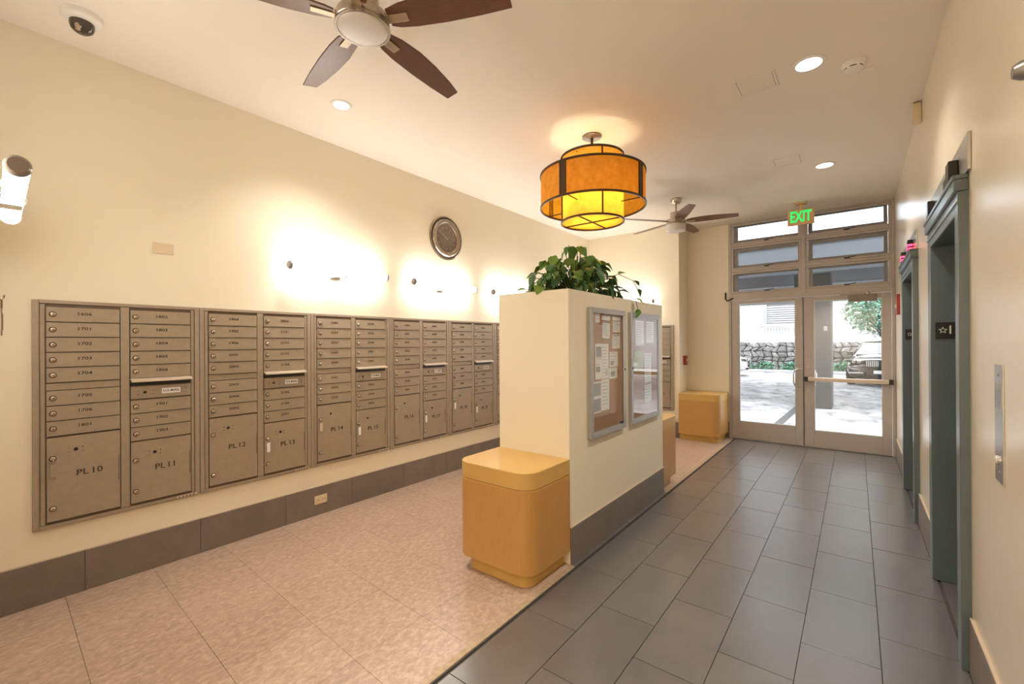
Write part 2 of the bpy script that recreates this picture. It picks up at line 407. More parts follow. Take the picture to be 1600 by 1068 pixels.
for ri, (z0, z1, p0, p1) in enumerate(rows):
    for ci, (x0, x1, q0, q1) in enumerate(cols):
        num += 1
        w = thing('window_%d' % num, None, None, (0, YD, 0))
        struct(w, ('lowest', 'middle', 'topmost')[ri]+' transom window over the '+('left door with pull handle' if ci == 0 else 'right door with push bar'))
        # fixed surround
        m = .028
        fb = MB(); a0, a1, c0, c1 = x0+.002, x1-.002, z0+.002, z1-.002
        fb.box(a0, a1, -.022, .06, c1-m, c1); fb.box(a0, a1, -.022, .06, c0, c0+m); fb.box(a0, a0+m, -.022, .06, c0+m, c1-m); fb.box(a1-m, a1, -.022, .06, c0+m, c1-m)
        fb.build('surround', M['frame_paint'], w, bevel=.003)
        a0 += m+.005; a1 -= m+.005; c0 += m+.004; c1 -= m+.004
        sb = MB(); sb.box(a0, a1, .004, .045, p1, c1); sb.box(a0, a1, .004, .045, c0, p0); sb.box(a0, q0, .004, .045, p0, p1); sb.box(q1, a1, .004, .045, p0, p1)
        sash = sb.build('sash', M['sash'], w, bevel=.002)
        MB().box(q0-.004, q1+.004, .022, .028, p0-.004, p1+.004).build('pane', M['frost'], w)
        xc = (q0+q1)/2
        lb = MB(); lb.box(xc-.03, xc+.03, -.03, .0, c0-.02, c0-.002); lb.box(xc-.012, xc+.012, -.045, -.03, c0-.016, c0-.006); lb.tube([(xc, -.045, c0-.011), (xc+.05, -.05, c0-.004), (xc+.10, -.052, c0+.004)], [.007, .006, .005], 8)
        lb.build('latch', M['black'], w)
def door_leaf(name, label, x0, x1, gx0, gx1, gz0, gz1):
    r = thing(name, None, None, ((x0+x1)/2, YD, 0)); struct(r, label); c = (x0+x1)/2
    x0 -= c; x1 -= c; gx0 -= c; gx1 -= c; zb, zt = .010, 2.128
    MB().box(x0, gx0, -.022, .022, zb, zt).build('stile', M['frame_paint'], r, bevel=.003)
    MB().box(gx1, x1, -.022, .022, zb, zt).build('stile', M['frame_paint'], r, bevel=.003)
    MB().box(gx0, gx1, -.022, .022, zb, gz0).build('bottom_rail', M['frame_paint'], r, bevel=.003)
    MB().box(gx0, gx1, -.022, .022, gz1, zt).build('top_rail', M['frame_paint'], r, bevel=.003)
    be = MB(); t = .008
    be.box(gx0, gx1, -.016, .016, gz0, gz0+t); be.box(gx0, gx1, -.016, .016, gz1-t, gz1); be.box(gx0, gx0+t, -.016, .016, gz0+t, gz1-t); be.box(gx1-t, gx1, -.016, .016, gz0+t, gz1-t)
    be.build('glazing_bead', M['alu'], r)
    MB().box(gx0+.004, gx1-.004, -.003, .003, gz0+.004, gz1-.004).build('pane', M['glass'], r)
    return r, c
def pull(r, x, side, xdir):
    y = .022*side; k = side
    MB().tube([(x, y, .85), (x, y+.05*k, .85), (x+.012*xdir, y+.058*k, .855), (x+.08*xdir*0, y+.065*k, .90), (x, y+.065*k, 1.05), (x, y+.05*k, 1.10), (x, y, 1.10)], .010, 10).build('pull_handle', M['stainless'], r, smooth=1)
def dpull(r, xs_, side):      # D pull reaching sideways over the glass, as in the picture
    y = .022*side; k = side; x = xs_
    MB().tube([(x, y, .85), (x, y+.045*k, .85), (x-.04, y+.058*k, .852), (x-.075, y+.058*k, .87), (x-.088, y+.058*k, .92), (x-.088, y+.058*k, 1.03), (x-.075, y+.058*k, 1.08), (x-.04, y+.058*k, 1.10), (x, y+.045*k, 1.10), (x, y, 1.10)], .010, 10).build('pull_handle', M['stainless'], r, smooth=1)
d1, c1 = door_leaf('door_1', 'exit door leaf with a D-shaped pull handle', -1.513, -.592, -1.412, -.682, .277, 2.082)
dpull(d1, -.615-c1, -1)
MB().box(-.596-c1, -.574-c1, .0225, .034, .01, 2.128).build('astragal', M['sash'], d1)
d2, c2 = door_leaf('door_2', 'exit door leaf with push bar and door closer', -.578, .368, -.462, .274, .243, 2.065)
MB().tube([(-.50-c2, .022, .85), (-.50-c2, .07, .85), (-.46-c2, .08, .87), (-.445-c2, .08, .93), (-.445-c2, .08, 1.03), (-.46-c2, .08, 1.08), (-.50-c2, .07, 1.10), (-.50-c2, .022, 1.10)], .010, 10).build('pull_handle', M['stainless'], d2, smooth=1)
pb = MB(); pb.box(-.545-c2, .345-c2, -.085, -.035, .938, .992)
bar = pb.build('push_bar', mat('pale_push_bar', (.62, .52, .44), .35, metal=.4), d2, bevel=.008)
for xx in (-.575, .335): MB().box(xx-c2, xx+.045-c2, -.088, -.0225, .932, .998).build('push_bar_end', M['black'], d2, bevel=.004)
cl = MB(); cl.box(-.075-c2, .225-c2, -.085, -.0225, 2.02, 2.112); cl.build('door_closer', mat('closer_taupe', (.24, .19, .155), .4), d2, bevel=.004)
ar = MB(); ar.box(-.17-c2, .16-c2, -.075, -.055, 2.118, 2.132); ar.lathe([(0, 2.112), (.022, 2.112), (.022, 2.146), (0, 2.146)], 14, (.13-c2, -.065, 0))
ar.build('closer_arm', M['endcap'], d2)
MB().tube([(-1.60, YD-.022, 2.26), (-1.595, YD-.05, 2.16), (-1.565, YD-.07, 2.125), (-1.53, YD-.06, 2.145), (-1.50, YD-.028, 2.165), (-1.495, YD-.024, 2.17)], .011, 8).build('door_loop', M['black'], fr, smooth=1, loc=(0, -YD, 0))
for nm, zz in (('lock_cylinder', 1.14), ('lock_cylinder', .80)):
    MB().lathe([(0, -.03), (.013, -.03), (.013, -.022)], 12, (-.535-c2, 0, zz), 'y').build(nm, M['stainless'], d2)

# ---------------------------------------------------------------- lift entrances
def star_pts(R, r):
    return [((R if i % 2 == 0 else r)*math.sin(i*PI/5), (R if i % 2 == 0 else r)*math.cos(i*PI/5)) for i in range(10)]
def lift(name, label, y0, y1, lit, plate_y0, plate_y1):
    e = thing(name, None, None, (XR, (y0+y1)/2, 0)); struct(e, label)
    c = (y0+y1)/2; a, z = y0-c, y1-c; zt = 2.16; pr = -.036; dp = .165
    # jambs: outer face, reveal
    MB().box(pr, dp, a-.085, a+.002, 0, zt+.02).build('jamb', M['elev'], e, bevel=.004)
    MB().box(pr, dp, z-.05, z+.06, 0, zt+.02).build('jamb', M['elev'], e, bevel=.004)
    hb = MB(); hb.box(pr, dp, a+.003, z-.051, zt-.075, zt+.02)
    hb.build('header', M['elev'], e, bevel=.004)
    hb = MB(); hb.box(pr-.014, .0, a-.087, z+.062, zt+.021, zt+.075); hb.box(pr-.020, 0, a-.09, z+.065, zt+.076, zt+.095)
    hb.build('header_moulding', M['elev'], e, bevel=.004)
    hb = MB(); hb.box(pr-.007, pr-.001, a-.08, z+.055, zt-.03, zt-.022)
    hb.build('header_bead', M['stainless'], e)
    # doors
    mid = (a+z)/2
    for p, q in ((a+.003, mid-.002), (mid+.002, z-.052)):
        MB().box(dp-.03, dp-.002, p, q, .006, zt-.078).build('door_panel', M['elev'], e, bevel=.003)
    MB().box(.11, dp+.02, a+.003, z-.052, .0005, .004).build('sill', M['alu'], e)
    # floor marker on the far jamb, facing the viewer
    for yy, s in ((z-.05, -1),):
        pl = MB().box(-.014, .085, yy-.003, yy-.0005, 1.508, 1.612).build('floor_marker', M['black'], e, bevel=.001)
        sp = star_pts(.022, .010); ip = star_pts(.016, .0065)
        mb = MB(); n = 10
        vs = [(x, -.0045, zz) for x, zz in sp]+[(x, -.0045, zz) for x, zz in ip]
        mb.add(vs, [(i, (i+1) % n, n+(i+1) % n, n+i) for i in range(n)])
        mb.build('star', M['white'], pl, loc=(.020, yy, 1.562))
        text('1', .074, 'numeral', M['white'], pl, (.053, yy-.0045, 1.562), depth=.0003)
    # lantern plate over the header
    pa, pz = plate_y0-c, plate_y1-c
    lp = MB().box(-.012, 0, pa, pz, 2.256, 2.425).build('lantern_plate', M['stainless'], e, bevel=.002)
    for q in (pa+.22, pz-.30):
        lb = MB(); lb.box(-.048, -.0125, q, q+.085, 2.262, 2.370)
        ln = lb.build('hall_lantern', M['lantern'], e, bevel=.004)
        if lit:
            for zz in (2.285, 2.315):
                MB().box(-.050, -.0481, q+.01, q+.075, zz, zz+.016).build('lit_arrow', M['red_glow'], ln)
                MB().box(-.046, -.015, q-.0015, q-.0001, zz, zz+.016).build('lit_arrow', M['red_glow'], ln)
    ql = MB(); ql.box(-.0145, -.0122, mid-.06, mid+.06, 2.29, 2.385); ql.build('position_display', M['lantern'], e)
    return e
lift('door_3', 'near lift entrance in dark green grey enamel with unlit lanterns', E1[0], E1[1], False, 2.78, 4.08)
lift('door_4', 'far lift entrance with red lit lanterns above it', E2[0], E2[1], True, 4.90, 6.10)

# ---------------------------------------------------------------- mailboxes
UW, UH = .8225, 1.34
def lock_proto():
    b = MB(); b.lathe([(0, -.0105), (.008, -.0105), (.0125, -.008), (.0138, 0)], 14, axis='y')
    b.cur = 1; b.box(-.0012, .0012, -.0112, -.0102, -.006, .006); b.lathe([(.0138, -.0006), (.0165, -.0006), (.0165, 0)], 14, axis='y')
    o = b.build('lock', [M['steel'], M['black']], smooth=.9); return o
LOCK = lock_proto()
door_mesh = {}
def box_door(u, x0, x1, z0, z1, name):
    w, h = (x1-x0)/2, (z1-z0)/2
    key = (round(w, 4), round(h, 4))
    if key not in door_mesh:
        b = MB(); b.box(-w+.0015, w-.0015, -.012, 0, -h+.003, h-.0025)
        b.box(-w+.0016, w-.0016, -.0165, -.0119, -h+.0031, -h+.0078)      # rolled lower lip
        o = b.build(name, M['bronze'], u, fix=False); door_mesh[key] = o
    else: o = inst(door_mesh[key], u); o.name = name
    o.location = ((x0+x1)/2, -.006, (z0+z1)/2); return o, w, h
def mail_unit(label, loc, rz, colA, colB, pls, sticker=True):
    u = thing('mailbox_unit', label, 'mailbox', loc, rz, 'bronze mailbox units set into the walls')
    b = MB(); hw = UW/2-.0015
    b.box(-hw, -hw+.028, -.016, 0, 0, UH); b.box(hw-.028, hw, -.016, 0, 0, UH); b.box(-hw+.028, hw-.028, -.016, 0, UH-.020, UH); b.box(-hw+.028, hw-.028, -.016, 0, 0, .022)
    b.build('trim_frame', M['bronze'], u, bevel=.002)
    b = MB(); b.box(-hw+.028, hw-.028, -.005, 0, .022, UH-.02)
    b.build('recess', M['bronze_in'], u)  # same bronze, its colour darkened to paint the shade between the doors
    b = MB()      # inner strips
    b.box(-hw+.0315, -hw+.052, -.013, -.0052, .024, UH-.023); b.box(hw-.050, hw-.0315, -.013, -.0052, .024, UH-.023); b.box(-.022, .022, -.0155, -.0052, .024, UH-.023)
    b.build('mullion_strip', M['bronze'], u, bevel=.002)
    cA = (-hw+.0555, -.0255); cB = (.0255, hw-.0535)
    top = 1.302; R = .0898
    def tenant(c, z1, s):
        d, w, h = box_door(u, c[0], c[1], z1-R, z1, 'tenant_door')
        inst(LOCK, d, (-w+.028, -.012, .0)).name = 'lock'
        text(s, .0255, 'unit_number', M['ink'], d, (.0, -.0127, .006), sx=1.35, bold=.0004)
    def locker(c, z1, s, tagged):
        d, w, h = box_door(u, c[0], c[1], .0375, z1, 'parcel_door')
        inst(LOCK, d, (-w+.026, -.012, h-.125)).name = 'lock'
        inst(LOCK, d, (-w+.026, -.012, -h+.075)).name = 'lock'
        text(s, .050, 'locker_number', M['ink'], d, (.02, -.0127, h*.07), sx=1.15, bold=.0005)
        k = MB(); k.lathe([(0, -.0145), (.009, -.0145), (.0105, -.012)], 14, (-.04, 0, h-.085), 'y'); k.build('keyhole', M['black'], d)
        k = MB()
        for dx in (-.03, .03):
            for dz in (-.014, .010): k.lathe([(0, -.0140), (.003, -.0138), (.004, -.012)], 8, (-.04+dx, 0, h-.085+dz), 'y')
        tag(k.build('rivet', M['steel'], d), None, kind='stuff')
        k = MB(); k.box(w-.010, w-.006, -.0135, -.012, -.07, .09); k.build('hinge_knuckle', M['bronze_in'], d)
        return d, w, h
    z = top
    for s in colA[:5]: tenant(cA, z, s); z -= R
    MB().box(cA[0], cA[1], -.013, -.0052, z-.044, z-.003).build('filler_strip', M['bronze'], u, bevel=.002)
    z = .807
    for s in colA[5:]: tenant(cA, z, s); z -= R
    dA = locker(cA, .532, pls[0], False)
    z = top
    for s in colB[:5]: tenant(cB, z, s); z -= R
    # outgoing slot hood and panel
    lw = (cB[1]-cB[0])/2; lx = (cB[0]+cB[1])/2
    lp = MB(); lp.add([(-lw, -.013, .018), (lw, -.013, .018), (lw, -.058, .002), (-lw, -.058, .002), (-lw, -.013, .010), (lw, -.013, .010), (lw, -.058, -.007), (-lw, -.058, -.007)],
                      [(0,1,2,3), (4,7,6,5), (3,2,6,7), (0,3,7,4), (1,5,6,2), (0,4,5,1)])
    lp.build('outgoing_slot_hood', M['lip'], u, loc=(lx, 0, .838))
    MB().box(cB[0], cB[1], -.011, -.0052, .806, .826).build('slot_mouth', M['black'], u)
    d, w, h = box_door(u, cB[0], cB[1], .716, .803, 'outgoing_mail_door')
    k = MB(); k.lathe([(0, -.0145), (.008, -.0145), (.0095, -.012)], 14, (-w+.075, 0, .0), 'y'); k.build('keyhole', M['black'], d)
    lab = MB().box(.0, .105, -.0132, -.0121, -.016, .020).build('outgoing_label', M['white'], d)
    text('U.S. MAIL', .0205, 'label_lettering', M['blue_ink'], lab, (.0525, -.0136, .002), sx=1.15, bold=.0005)
    k = MB()
    for dx in (-w+.04, -w+.115, w-.055, w-.03):
        for dz in (-.012, .012): k.lathe([(0, -.0140), (.003, -.0138), (.004, -.012)], 8, (dx, 0, dz), 'y')
    tag(k.build('rivet', M['steel'], d), None, kind='stuff')
    z = .713
    for s in colB[5:]: tenant(cB, z, s); z -= R
    dB = locker(cB, .440, pls[1], False)
    if sticker:
        st = MB().box(hw-.135, hw-.02, -.0172, -.0161, .003, .019).build('sticker', M['lip'], u)
        k = MB()
        for i in range(5): k.box(hw-.128+.021*i, hw-.117+.021*i, -.0176, -.0172, .007, .014)
        tag(k.build('sticker_print', M['ink'], st), None, kind='stuff')
    return u, cA, cB
def seq():
    for f in range(16, 40):
        for n in range(1, 7): yield '%d%02d' % (f, n)
nums = [s for s in seq()][5:]
it = iter(nums)
LAB = ['bronze mailbox unit with parcel lockers PL 10 and PL 11, first of the row', 'bronze mailbox unit with parcel lockers PL 12 and PL 13',
       'bronze mailbox unit with parcel lockers PL 14 and PL 15, below the tubular lamp', 'bronze mailbox unit with parcel lockers PL 16 and PL 17, under the clock',
       'bronze mailbox unit with parcel lockers PL 18 and PL 19, next to the cream divider', 'bronze mailbox unit mostly hidden by the cream divider end']
units = []
for i in range(6):
    A = [next(it) for _ in range(8)]; B = [next(it) for _ in range(8)]
    units.append(mail_unit(LAB[i], (XL, .306+UW*(i+.5), .428), R90, A, B, ('PL %d' % (10+2*i), 'PL %d' % (11+2*i))))
A = [next(it) for _ in range(8)]; B = [next(it) for _ in range(8)]
mail_unit('bronze mailbox unit on the end wall beyond the notice cases', (-2.253-UW/2, YB, .425), 0, A, B, ('PL 22', 'PL 23'), False)
# key tags hanging from parcel locker locks
def key_tag(i, side, label, z, long=.075, m=None):
    y = .306+UW*(i+.5)
    hw = UW/2-.0015
    lx = (-hw+.0555 if side == 0 else .0255)+.026
    t = thing('key_tag', label, 'key tag', (XL+.0285, y+lx, z), R90, 'tags hanging on parcel lockers')
    MB().tube([(0, .008, 0), (0, -.004, 0), (.0, -.008, -.006), (0, -.004, -.03)], .0022, 6).build('key', M['steel'], t)
    MB().box(-.013, .013, -.007, -.004, -.03-long, -.03).build('tag_card', m or M['white'], t, bevel=.001)
key_tag(0, 0, 'bronze tag hanging in the PL 10 parcel locker lock', .428+.407, .075, M['bronze'])
key_tag(1, 1, 'white key tag on the right parcel locker of the second unit', .428+.315)
key_tag(2, 0, 'dull grey key tag hanging on the PL 14 locker door', .428+.407, .07, M['lip'])
key_tag(2, 1, 'white key tag beside the dull grey one, third unit', .428+.315)
key_tag(3, 1, 'only white key tag on the fourth unit, under the clock', .428+.315)
key_tag(4, 0, 'white key tag on the left parcel locker of the fifth unit', .428+.407)
key_tag(4, 1, 'white key tag nearest the divider, right locker of the fifth unit', .428+.315)

# ---------------------------------------------------------------- tubular wall lamps
def sconce(label, loc, rz):
    s = thing('wall_sconce', label, 'wall lamp', loc, rz, 'tubular wall lamps')
    L = .455
    MB().tube([(-L, -.125, 0), (L, -.125, 0)], .033, 20).build('glass_tube', M['tube'], s, smooth=SM)
    for k in (-1, 1):
        MB().lathe([(0, .482), (.026, .482), (.034, .474), (.036, .4555), (0, .4555)], 20, (0, -.125, 0), 'x').build('end_cap', M['endcap'], s, smooth=SM, rot=(0, 0, 0) if k > 0 else (0, 0, 0)) if k > 0 else \
        MB().lathe([(0, -.482), (.026, -.482), (.034, -.474), (.036, -.4555), (0, -.4555)], 20, (0, -.125, 0), 'x').build('end_cap', M['endcap'], s, smooth=SM)
    MB().box(-.058, .058, -.022, 0, -.058, .058).build('back_plate', M['chrome'], s, bevel=.004)
    for k in (-1, 1): MB().box(-.045, .045, -.150, -.0225, .046*k-.004, .046*k+.004).build('clip', M['chrome'], s, bevel=.002)
    b = MB(); b.lathe([(.0375, -.006), (.041, -.006), (.041, .006), (.0375, .006)], 24, (.036, -.125, 0), 'x', closed=True); b.build('clip_ring', M['chrome'], s, smooth=SM)
    return s
sconce('lit tubular wall lamp between the cover plate and the clock', (XL, 2.19, 2.146), R90)
sconce('lit tubular wall lamp right below the round clock', (XL, 3.467, 2.143), R90)
sconce('lit tubular wall lamp partly hidden by the divider corner', (XL, 4.74, 2.148), R90)
sconce('lit tubular wall lamp on the end wall above the divider', (-3.0, YB, 2.15), 0)
sconce('lit tubular wall lamp seen end-on above the hanging key ring', (-2.745, .051, 2.12), PI-.042)
# fourth lamp of the row, behind the divider
sconce('lit tubular wall lamp behind the divider and plant', (XL, 6.05, 2.152), R90)

# ---------------------------------------------------------------- clock
ck = thing('wall_clock', 'round antique pewter wall clock with brown dial', 'clock', (XL, 3.575, 2.716), R90)
RC = .252
b = MB(); b.lathe([(.0, 0), (RC-.01, 0), (RC, -.006), (RC, -.012), (RC-.012, -.018)], 56, axis='y'); b.build('back_rim', M['pewter'], ck, smooth=SM)
b = MB(); b.lathe([(RC-.012, -.010), (RC-.018, -.022), (RC-.026, -.024), (RC-.03, -.018)], 56, axis='y'); b.build('dark_band', M['pewter_dark'], ck, smooth=SM)
b = MB(); b.lathe([(RC-.030, -.012), (RC-.036, -.030), (RC-.05, -.040), (RC-.072, -.036), (RC-.080, -.026), (RC-.088, -.024), (RC-.093, -.010)], 56, axis='y'); b.build('bezel', M['pewter'], ck, smooth=SM)
b = MB(); b.lathe([(0, -.0125), (RC-.091, -.0125)], 48, axis='y'); dial = b.build('dial', M['dial'], ck)
for h in range(1, 13):
    a = h*PI/6; text(str(h), .036, 'numeral', M['gold'], dial, (.125*math.sin(a), -.0132, .125*math.cos(a)))
for nm, ln, a, w in (('hour_hand', .085, -1.05, .006), ('minute_hand', .125, -1.10, .004)):
    b = MB(); b.add([(-w, 0, -.02), (w, 0, -.02), (w*.5, 0, ln), (-w*.5, 0, ln), (-w, -.0015, -.02), (w, -.0015, -.02), (w*.5, -.0015, ln), (-w*.5, -.0015, ln)], [(0,1,2,3), (4,7,6,5), (0,4,5,1), (1,5,6,2), (2,6,7,3), (3,7,4,0)])
    b.build(nm, M['gold'], ck, loc=(0, -.0145 if w > .005 else -.0165, 0), rot=(0, a, 0))

# blank plate, outlet, key ring
cp = thing('cover_plate', 'blank ivory cover plate on the wall above the mailboxes', 'cover plate', (XL, .922, 2.161), R90)
MB().box(-.058, .058, -.006, 0, -.037, .037).build('plate', M['ivory'], cp, bevel=.003)
ot = thing('power_outlet', 'ivory power outlet set in the grey skirting tiles', 'outlet', (XL+.012, 2.036, .133), R90)
MB().box(-.058, .058, -.006, 0, -.037, .037).build('plate', M['ivory'], ot, bevel=.003)
for k in (-1, 1):
    f = MB().box(-.017+.027*k, .017+.027*k, -.009, -.006, -.014, .014).build('socket', M['ivory'], ot, bevel=.002)
    b = MB(); b.box(.02*k+.012*k, .02*k+.014*k+.001, -.0095, -.0089, -.005, .006) if k > 0 else b.box(-.034, -.0315, -.0095, -.0089, -.005, .006); b.box(.022*k-.001, .022*k+.001, -.0095, -.0089, -.005, .006)
    b.build('slot', M['black'], f)
kr = thing('key_ring', 'metal key ring with a clear tag hanging beside the mailboxes', 'key ring', (-2.30, .0325, 1.66), PI-.042)
MB().tube([(0, 0, 0), (0, -.085, 0), (0, -.091, .004), (0, -.093, .014)], .003, 8).build('wall_hook', M['steel'], kr, smooth=1)
b = MB(); ring = [(.014*math.cos(t*PI/10), -.087, -.014+.017*math.sin(t*PI/10)) for t in range(21)]; b.tube(ring, .0028, 8, False); b.build('ring', mat('old_brass', (.30, .20, .10), .35, metal=.9), kr, smooth=1)
MB().box(-.016, .016, -.089, -.085, -.125, -.030).build('tag_card', mat('clear_grey_plastic', (.36, .31, .26), .25), kr, bevel=.003)
b = MB(); b.box(-.006, .006, -.0905, -.0891, -.105, -.05); b.build('tag_print', M['ink'], kr)

# ---------------------------------------------------------------- divider with benches, notice cases and plant
IX0, IX1, IY0, IY1, IZ = -2.14, -1.53, 2.59, 4.42, 1.866
sk = thing('trim_7', None, None, ((-2.14-1.53)/2, (2.59+4.42)/2, 0)); struct(sk, 'grey tile skirting around the foot of the lobby divider')
dv = thing('lobby_divider', 'freestanding cream divider wall with a planter top and two notice cases', 'divider', ((IX0+IX1)/2, (IY0+IY1)/2, 0))
hx, hy = (IX1-IX0)/2, (IY1-IY0)/2
b = MB(); t = .045
b.box(-hx, hx, -hy, -hy+t, 0, IZ); b.box(-hx, hx, hy-t, hy, 0, IZ); b.box(-hx, -hx+t, -hy+t, hy-t, 0, IZ); b.box(hx-t, hx, -hy+t, hy-t, 0, IZ)
b.build('wall_body', M['wall'], dv, bevel=.004, fix=False)
MB().box(-hx+t+.001, hx-t-.001, -hy+t+.001, hy-t-.001, IZ-.30, IZ-.16).build('planter_bed', M['soil'], dv)
for k in range(3):
    y0 = -hy+.003+.6065*k
    MB().box(hx+.0005, hx+.012, y0, min(y0+.605, hy), .0, .246).build('skirting_tile', M['base_tile'], sk, bevel=.0012)
    MB().box(-hx-.012, -hx-.0005, y0, min(y0+.605, hy), .0, .246).build('skirting_tile', M['base_tile'], sk, bevel=.0012)
MB().box(hx+.0005, hx+.011, -hy+.003, hy, .2465, .252).build('skirting_cap', M['caulk'], sk)

def rrect(x0, x1, y0, y1, r, corners, n=10):     # corners: which of (x0y0, x1y0, x1y1, x0y1) are round
    pts = []
    for (cx, cy, a, on) in ((x0, y0, PI, corners[0]), (x1, y0, 1.5*PI, corners[1]), (x1, y1, 0, corners[2]), (x0, y1, .5*PI, corners[3])):
        if not on: pts.append((cx, cy)); continue
        ox = cx+(r if cx == x0 else -r); oy = cy+(r if cy == y0 else -r)
        for k in range(n+1): pts.append((ox+r*math.cos(a+.5*PI*k/n), oy+r*math.sin(a+.5*PI*k/n)))
    return pts
def bench(label, x0, x1, y0, y1, corners, toe):
    cx, cy = (x0+x1)/2, (y0+y1)/2
    r = thing('bench_cabinet', label, 'bench', (cx, cy, 0), 0, 'maple bench cabinets with rounded corners')
    a = (x0-cx, x1-cx, y0-cy, y1-cy)
    tx0, tx1, ty0, ty1 = a[0]+toe[0], a[1]-toe[1], a[2]+toe[2], a[3]-toe[3]
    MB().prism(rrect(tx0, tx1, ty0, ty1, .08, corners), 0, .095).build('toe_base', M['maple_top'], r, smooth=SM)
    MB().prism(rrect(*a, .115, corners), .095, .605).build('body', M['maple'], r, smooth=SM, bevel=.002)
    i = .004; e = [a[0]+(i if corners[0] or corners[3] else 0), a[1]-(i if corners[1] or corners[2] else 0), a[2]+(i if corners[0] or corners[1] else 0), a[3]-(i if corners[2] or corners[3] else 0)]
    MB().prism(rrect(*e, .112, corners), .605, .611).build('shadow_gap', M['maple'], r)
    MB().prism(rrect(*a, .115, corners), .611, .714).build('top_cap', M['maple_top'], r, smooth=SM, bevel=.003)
    return r
bench('maple bench cabinet against the near end of the divider', IX0, IX1+.004, 2.115, IY0-.001, (1, 1, 0, 0), (.05, .05, .05, 0))
bench('maple bench cabinet at the far end of the divider, mostly hidden', IX0, IX1+.004, IY1+.001, 4.895, (0, 0, 1, 1), (.05, .05, 0, .05))
bench('maple bench cabinet in the recess beside the exit doors', XN+.014, -1.567, 6.93, 7.487, (0, 1, 0, 0), (0, .05, .05, 0))

def notice_case(label, y0, y1, z0, z1, kz, lock_side):
    cy = (y0+y1)/2; w = (y1-y0)/2
    # wall frame: local x along the wall, -y out of the wall; on a wall facing +X that is rz = +90
    n = thing('notice_case', label, 'notice board', (IX1, cy, z0), R90, 'aluminium notice cases on the divider')
    h = z1-z0; f = .040; d = .032
    MB().box(-w+.002, w-.002, -.016, 0, .002, h-.002).build('case_back', M['alu'], n)
    MB().box(-w+f, w-f, -.0168, -.0162, f, h-f).build('cork_panel', M['cork'], n)
    b = MB(); b.box(-w, w, -d, -.0172, h-f, h); b.box(-w, w, -d, -.0172, 0, f); b.box(-w, -w+f, -d, -.0172, f, h-f); b.box(w-f, w, -d, -.0172, f, h-f)
    b.build('door_frame', M['alu'], n, bevel=.003)
    MB().box(-w+f-.003, w-f+.003, -.0275, -.0255, f-.003, h-f+.003).build('glass_pane', M['glass_board'], n)
    lx = (w-f/2)*lock_side
    MB().lathe([(0, -d-.006), (.007, -d-.006), (.009, -d-.001)], 12, (lx, 0, h*.50), 'y').build('door_lock', M['pewter_dark'], n)
    if kz: MB().box(w-f-.05, w-f-.002, -.0250, -.0175, f+.002, f+.02).build('catch', M['blue_ink'], n)
    return n, cy, w, z0, h
nA = notice_case('aluminium notice case full of pinned papers, nearer one', 2.850, 3.455, .800, 1.757, True, 1)
nB = notice_case('aluminium notice case with a glossy reflecting pane, farther one', 3.575, 4.255, .800, 1.757, False, -1)
def paper(cy, x0, x1, z0, z1, label, lines=0, blocks=(), rot=0, face=IX1+.0170, m=None, grp='papers pinned in the notice cases'):
    p = thing('paper_notice', label, 'paper', (face, cy+(x0+x1)/2, (z0+z1)/2), R90, grp)
    w, h = (x1-x0)/2, (z1-z0)/2
    s = MB().box(-w, w, -.0012, -.0003, -h, h).build('sheet', m or M['paper'], p, rot=(0, rot, 0))
    if lines:
        b = MB()
        for i in range(lines):
            zz = h*.80-1.6*h*i/lines; ww = w*.78*random.uniform(.55, 1)
            b.box(-w*.8, -w*.8+2*ww, -.0016, -.00125, zz-.0028, zz+.0012)
        b.build('printed_lines', M['print'], p, rot=(0, rot, 0))
    if blocks:
        b = MB()
        for (u0, u1, v0, v1) in blocks: b.box(-w+2*w*u0, -w+2*w*u1, -.0016, -.00125, -h+2*h*v0, -h+2*h*v1)
        b.build('printed_picture', M['print'], p, rot=(0, rot, 0))
    return p
# positions in the near case, offsets from its middle (x) and heights
c = 0
paper(c, 2.950, 3.016, 1.648, 1.728, 'small white notice in the top corner of the nearer case', 3)
paper(c, 3.055, 3.190, 1.669, 1.705, 'wide header slip above the curled letter in the nearer case', 1)
paper(c, 3.238, 3.375, 1.673, 1.706, 'wide header slip above the faint letter in the nearer case', 1)
paper(c, 3.058, 3.186, 1.530, 1.648, 'curled white letter below the first header slip', 7, rot=.04)
paper(c, 3.240, 3.373, 1.580, 1.666, 'faint letter below the second header slip', 6)
paper(c, 3.232, 3.370, 1.450, 1.562, 'white letter with a dark heading, third down near the case lock', 7, ((.05, .95, .88, .96),))
paper(c, 2.940, 3.048, 1.225, 1.490, 'long sheet with a grey map in the nearer case', 5, ((.1, .9, .62, .92), (.1, .7, .2, .36)))
paper(c, 3.050, 3.160, 1.222, 1.488, 'long printed sheet pinned close beside the map sheet', 9, ((.58, .66, .1, .24), (.78, .86, .1, .24)))
paper(c, 3.178, 3.330, 1.307, 1.426, 'white leaflet with small pictures below the dark headed letter', 4, ((.1, .5, .1, .4),))
paper(c, 3.168, 3.316, 1.215, 1.300, 'small white card below the picture leaflet', 2, ((.2, .7, .2, .7),))
paper(c, 2.902, 3.034, .976, 1.209, 'picture sheet lowest in the nearer case', 0, ((.08, .92, .55, .95), (.08, .92, .05, .45)))
paper(c, 3.038, 3.168, .982, 1.218, 'narrow printed sheet lowest beside the picture sheet', 7)
c = (3.575+4.255)/2
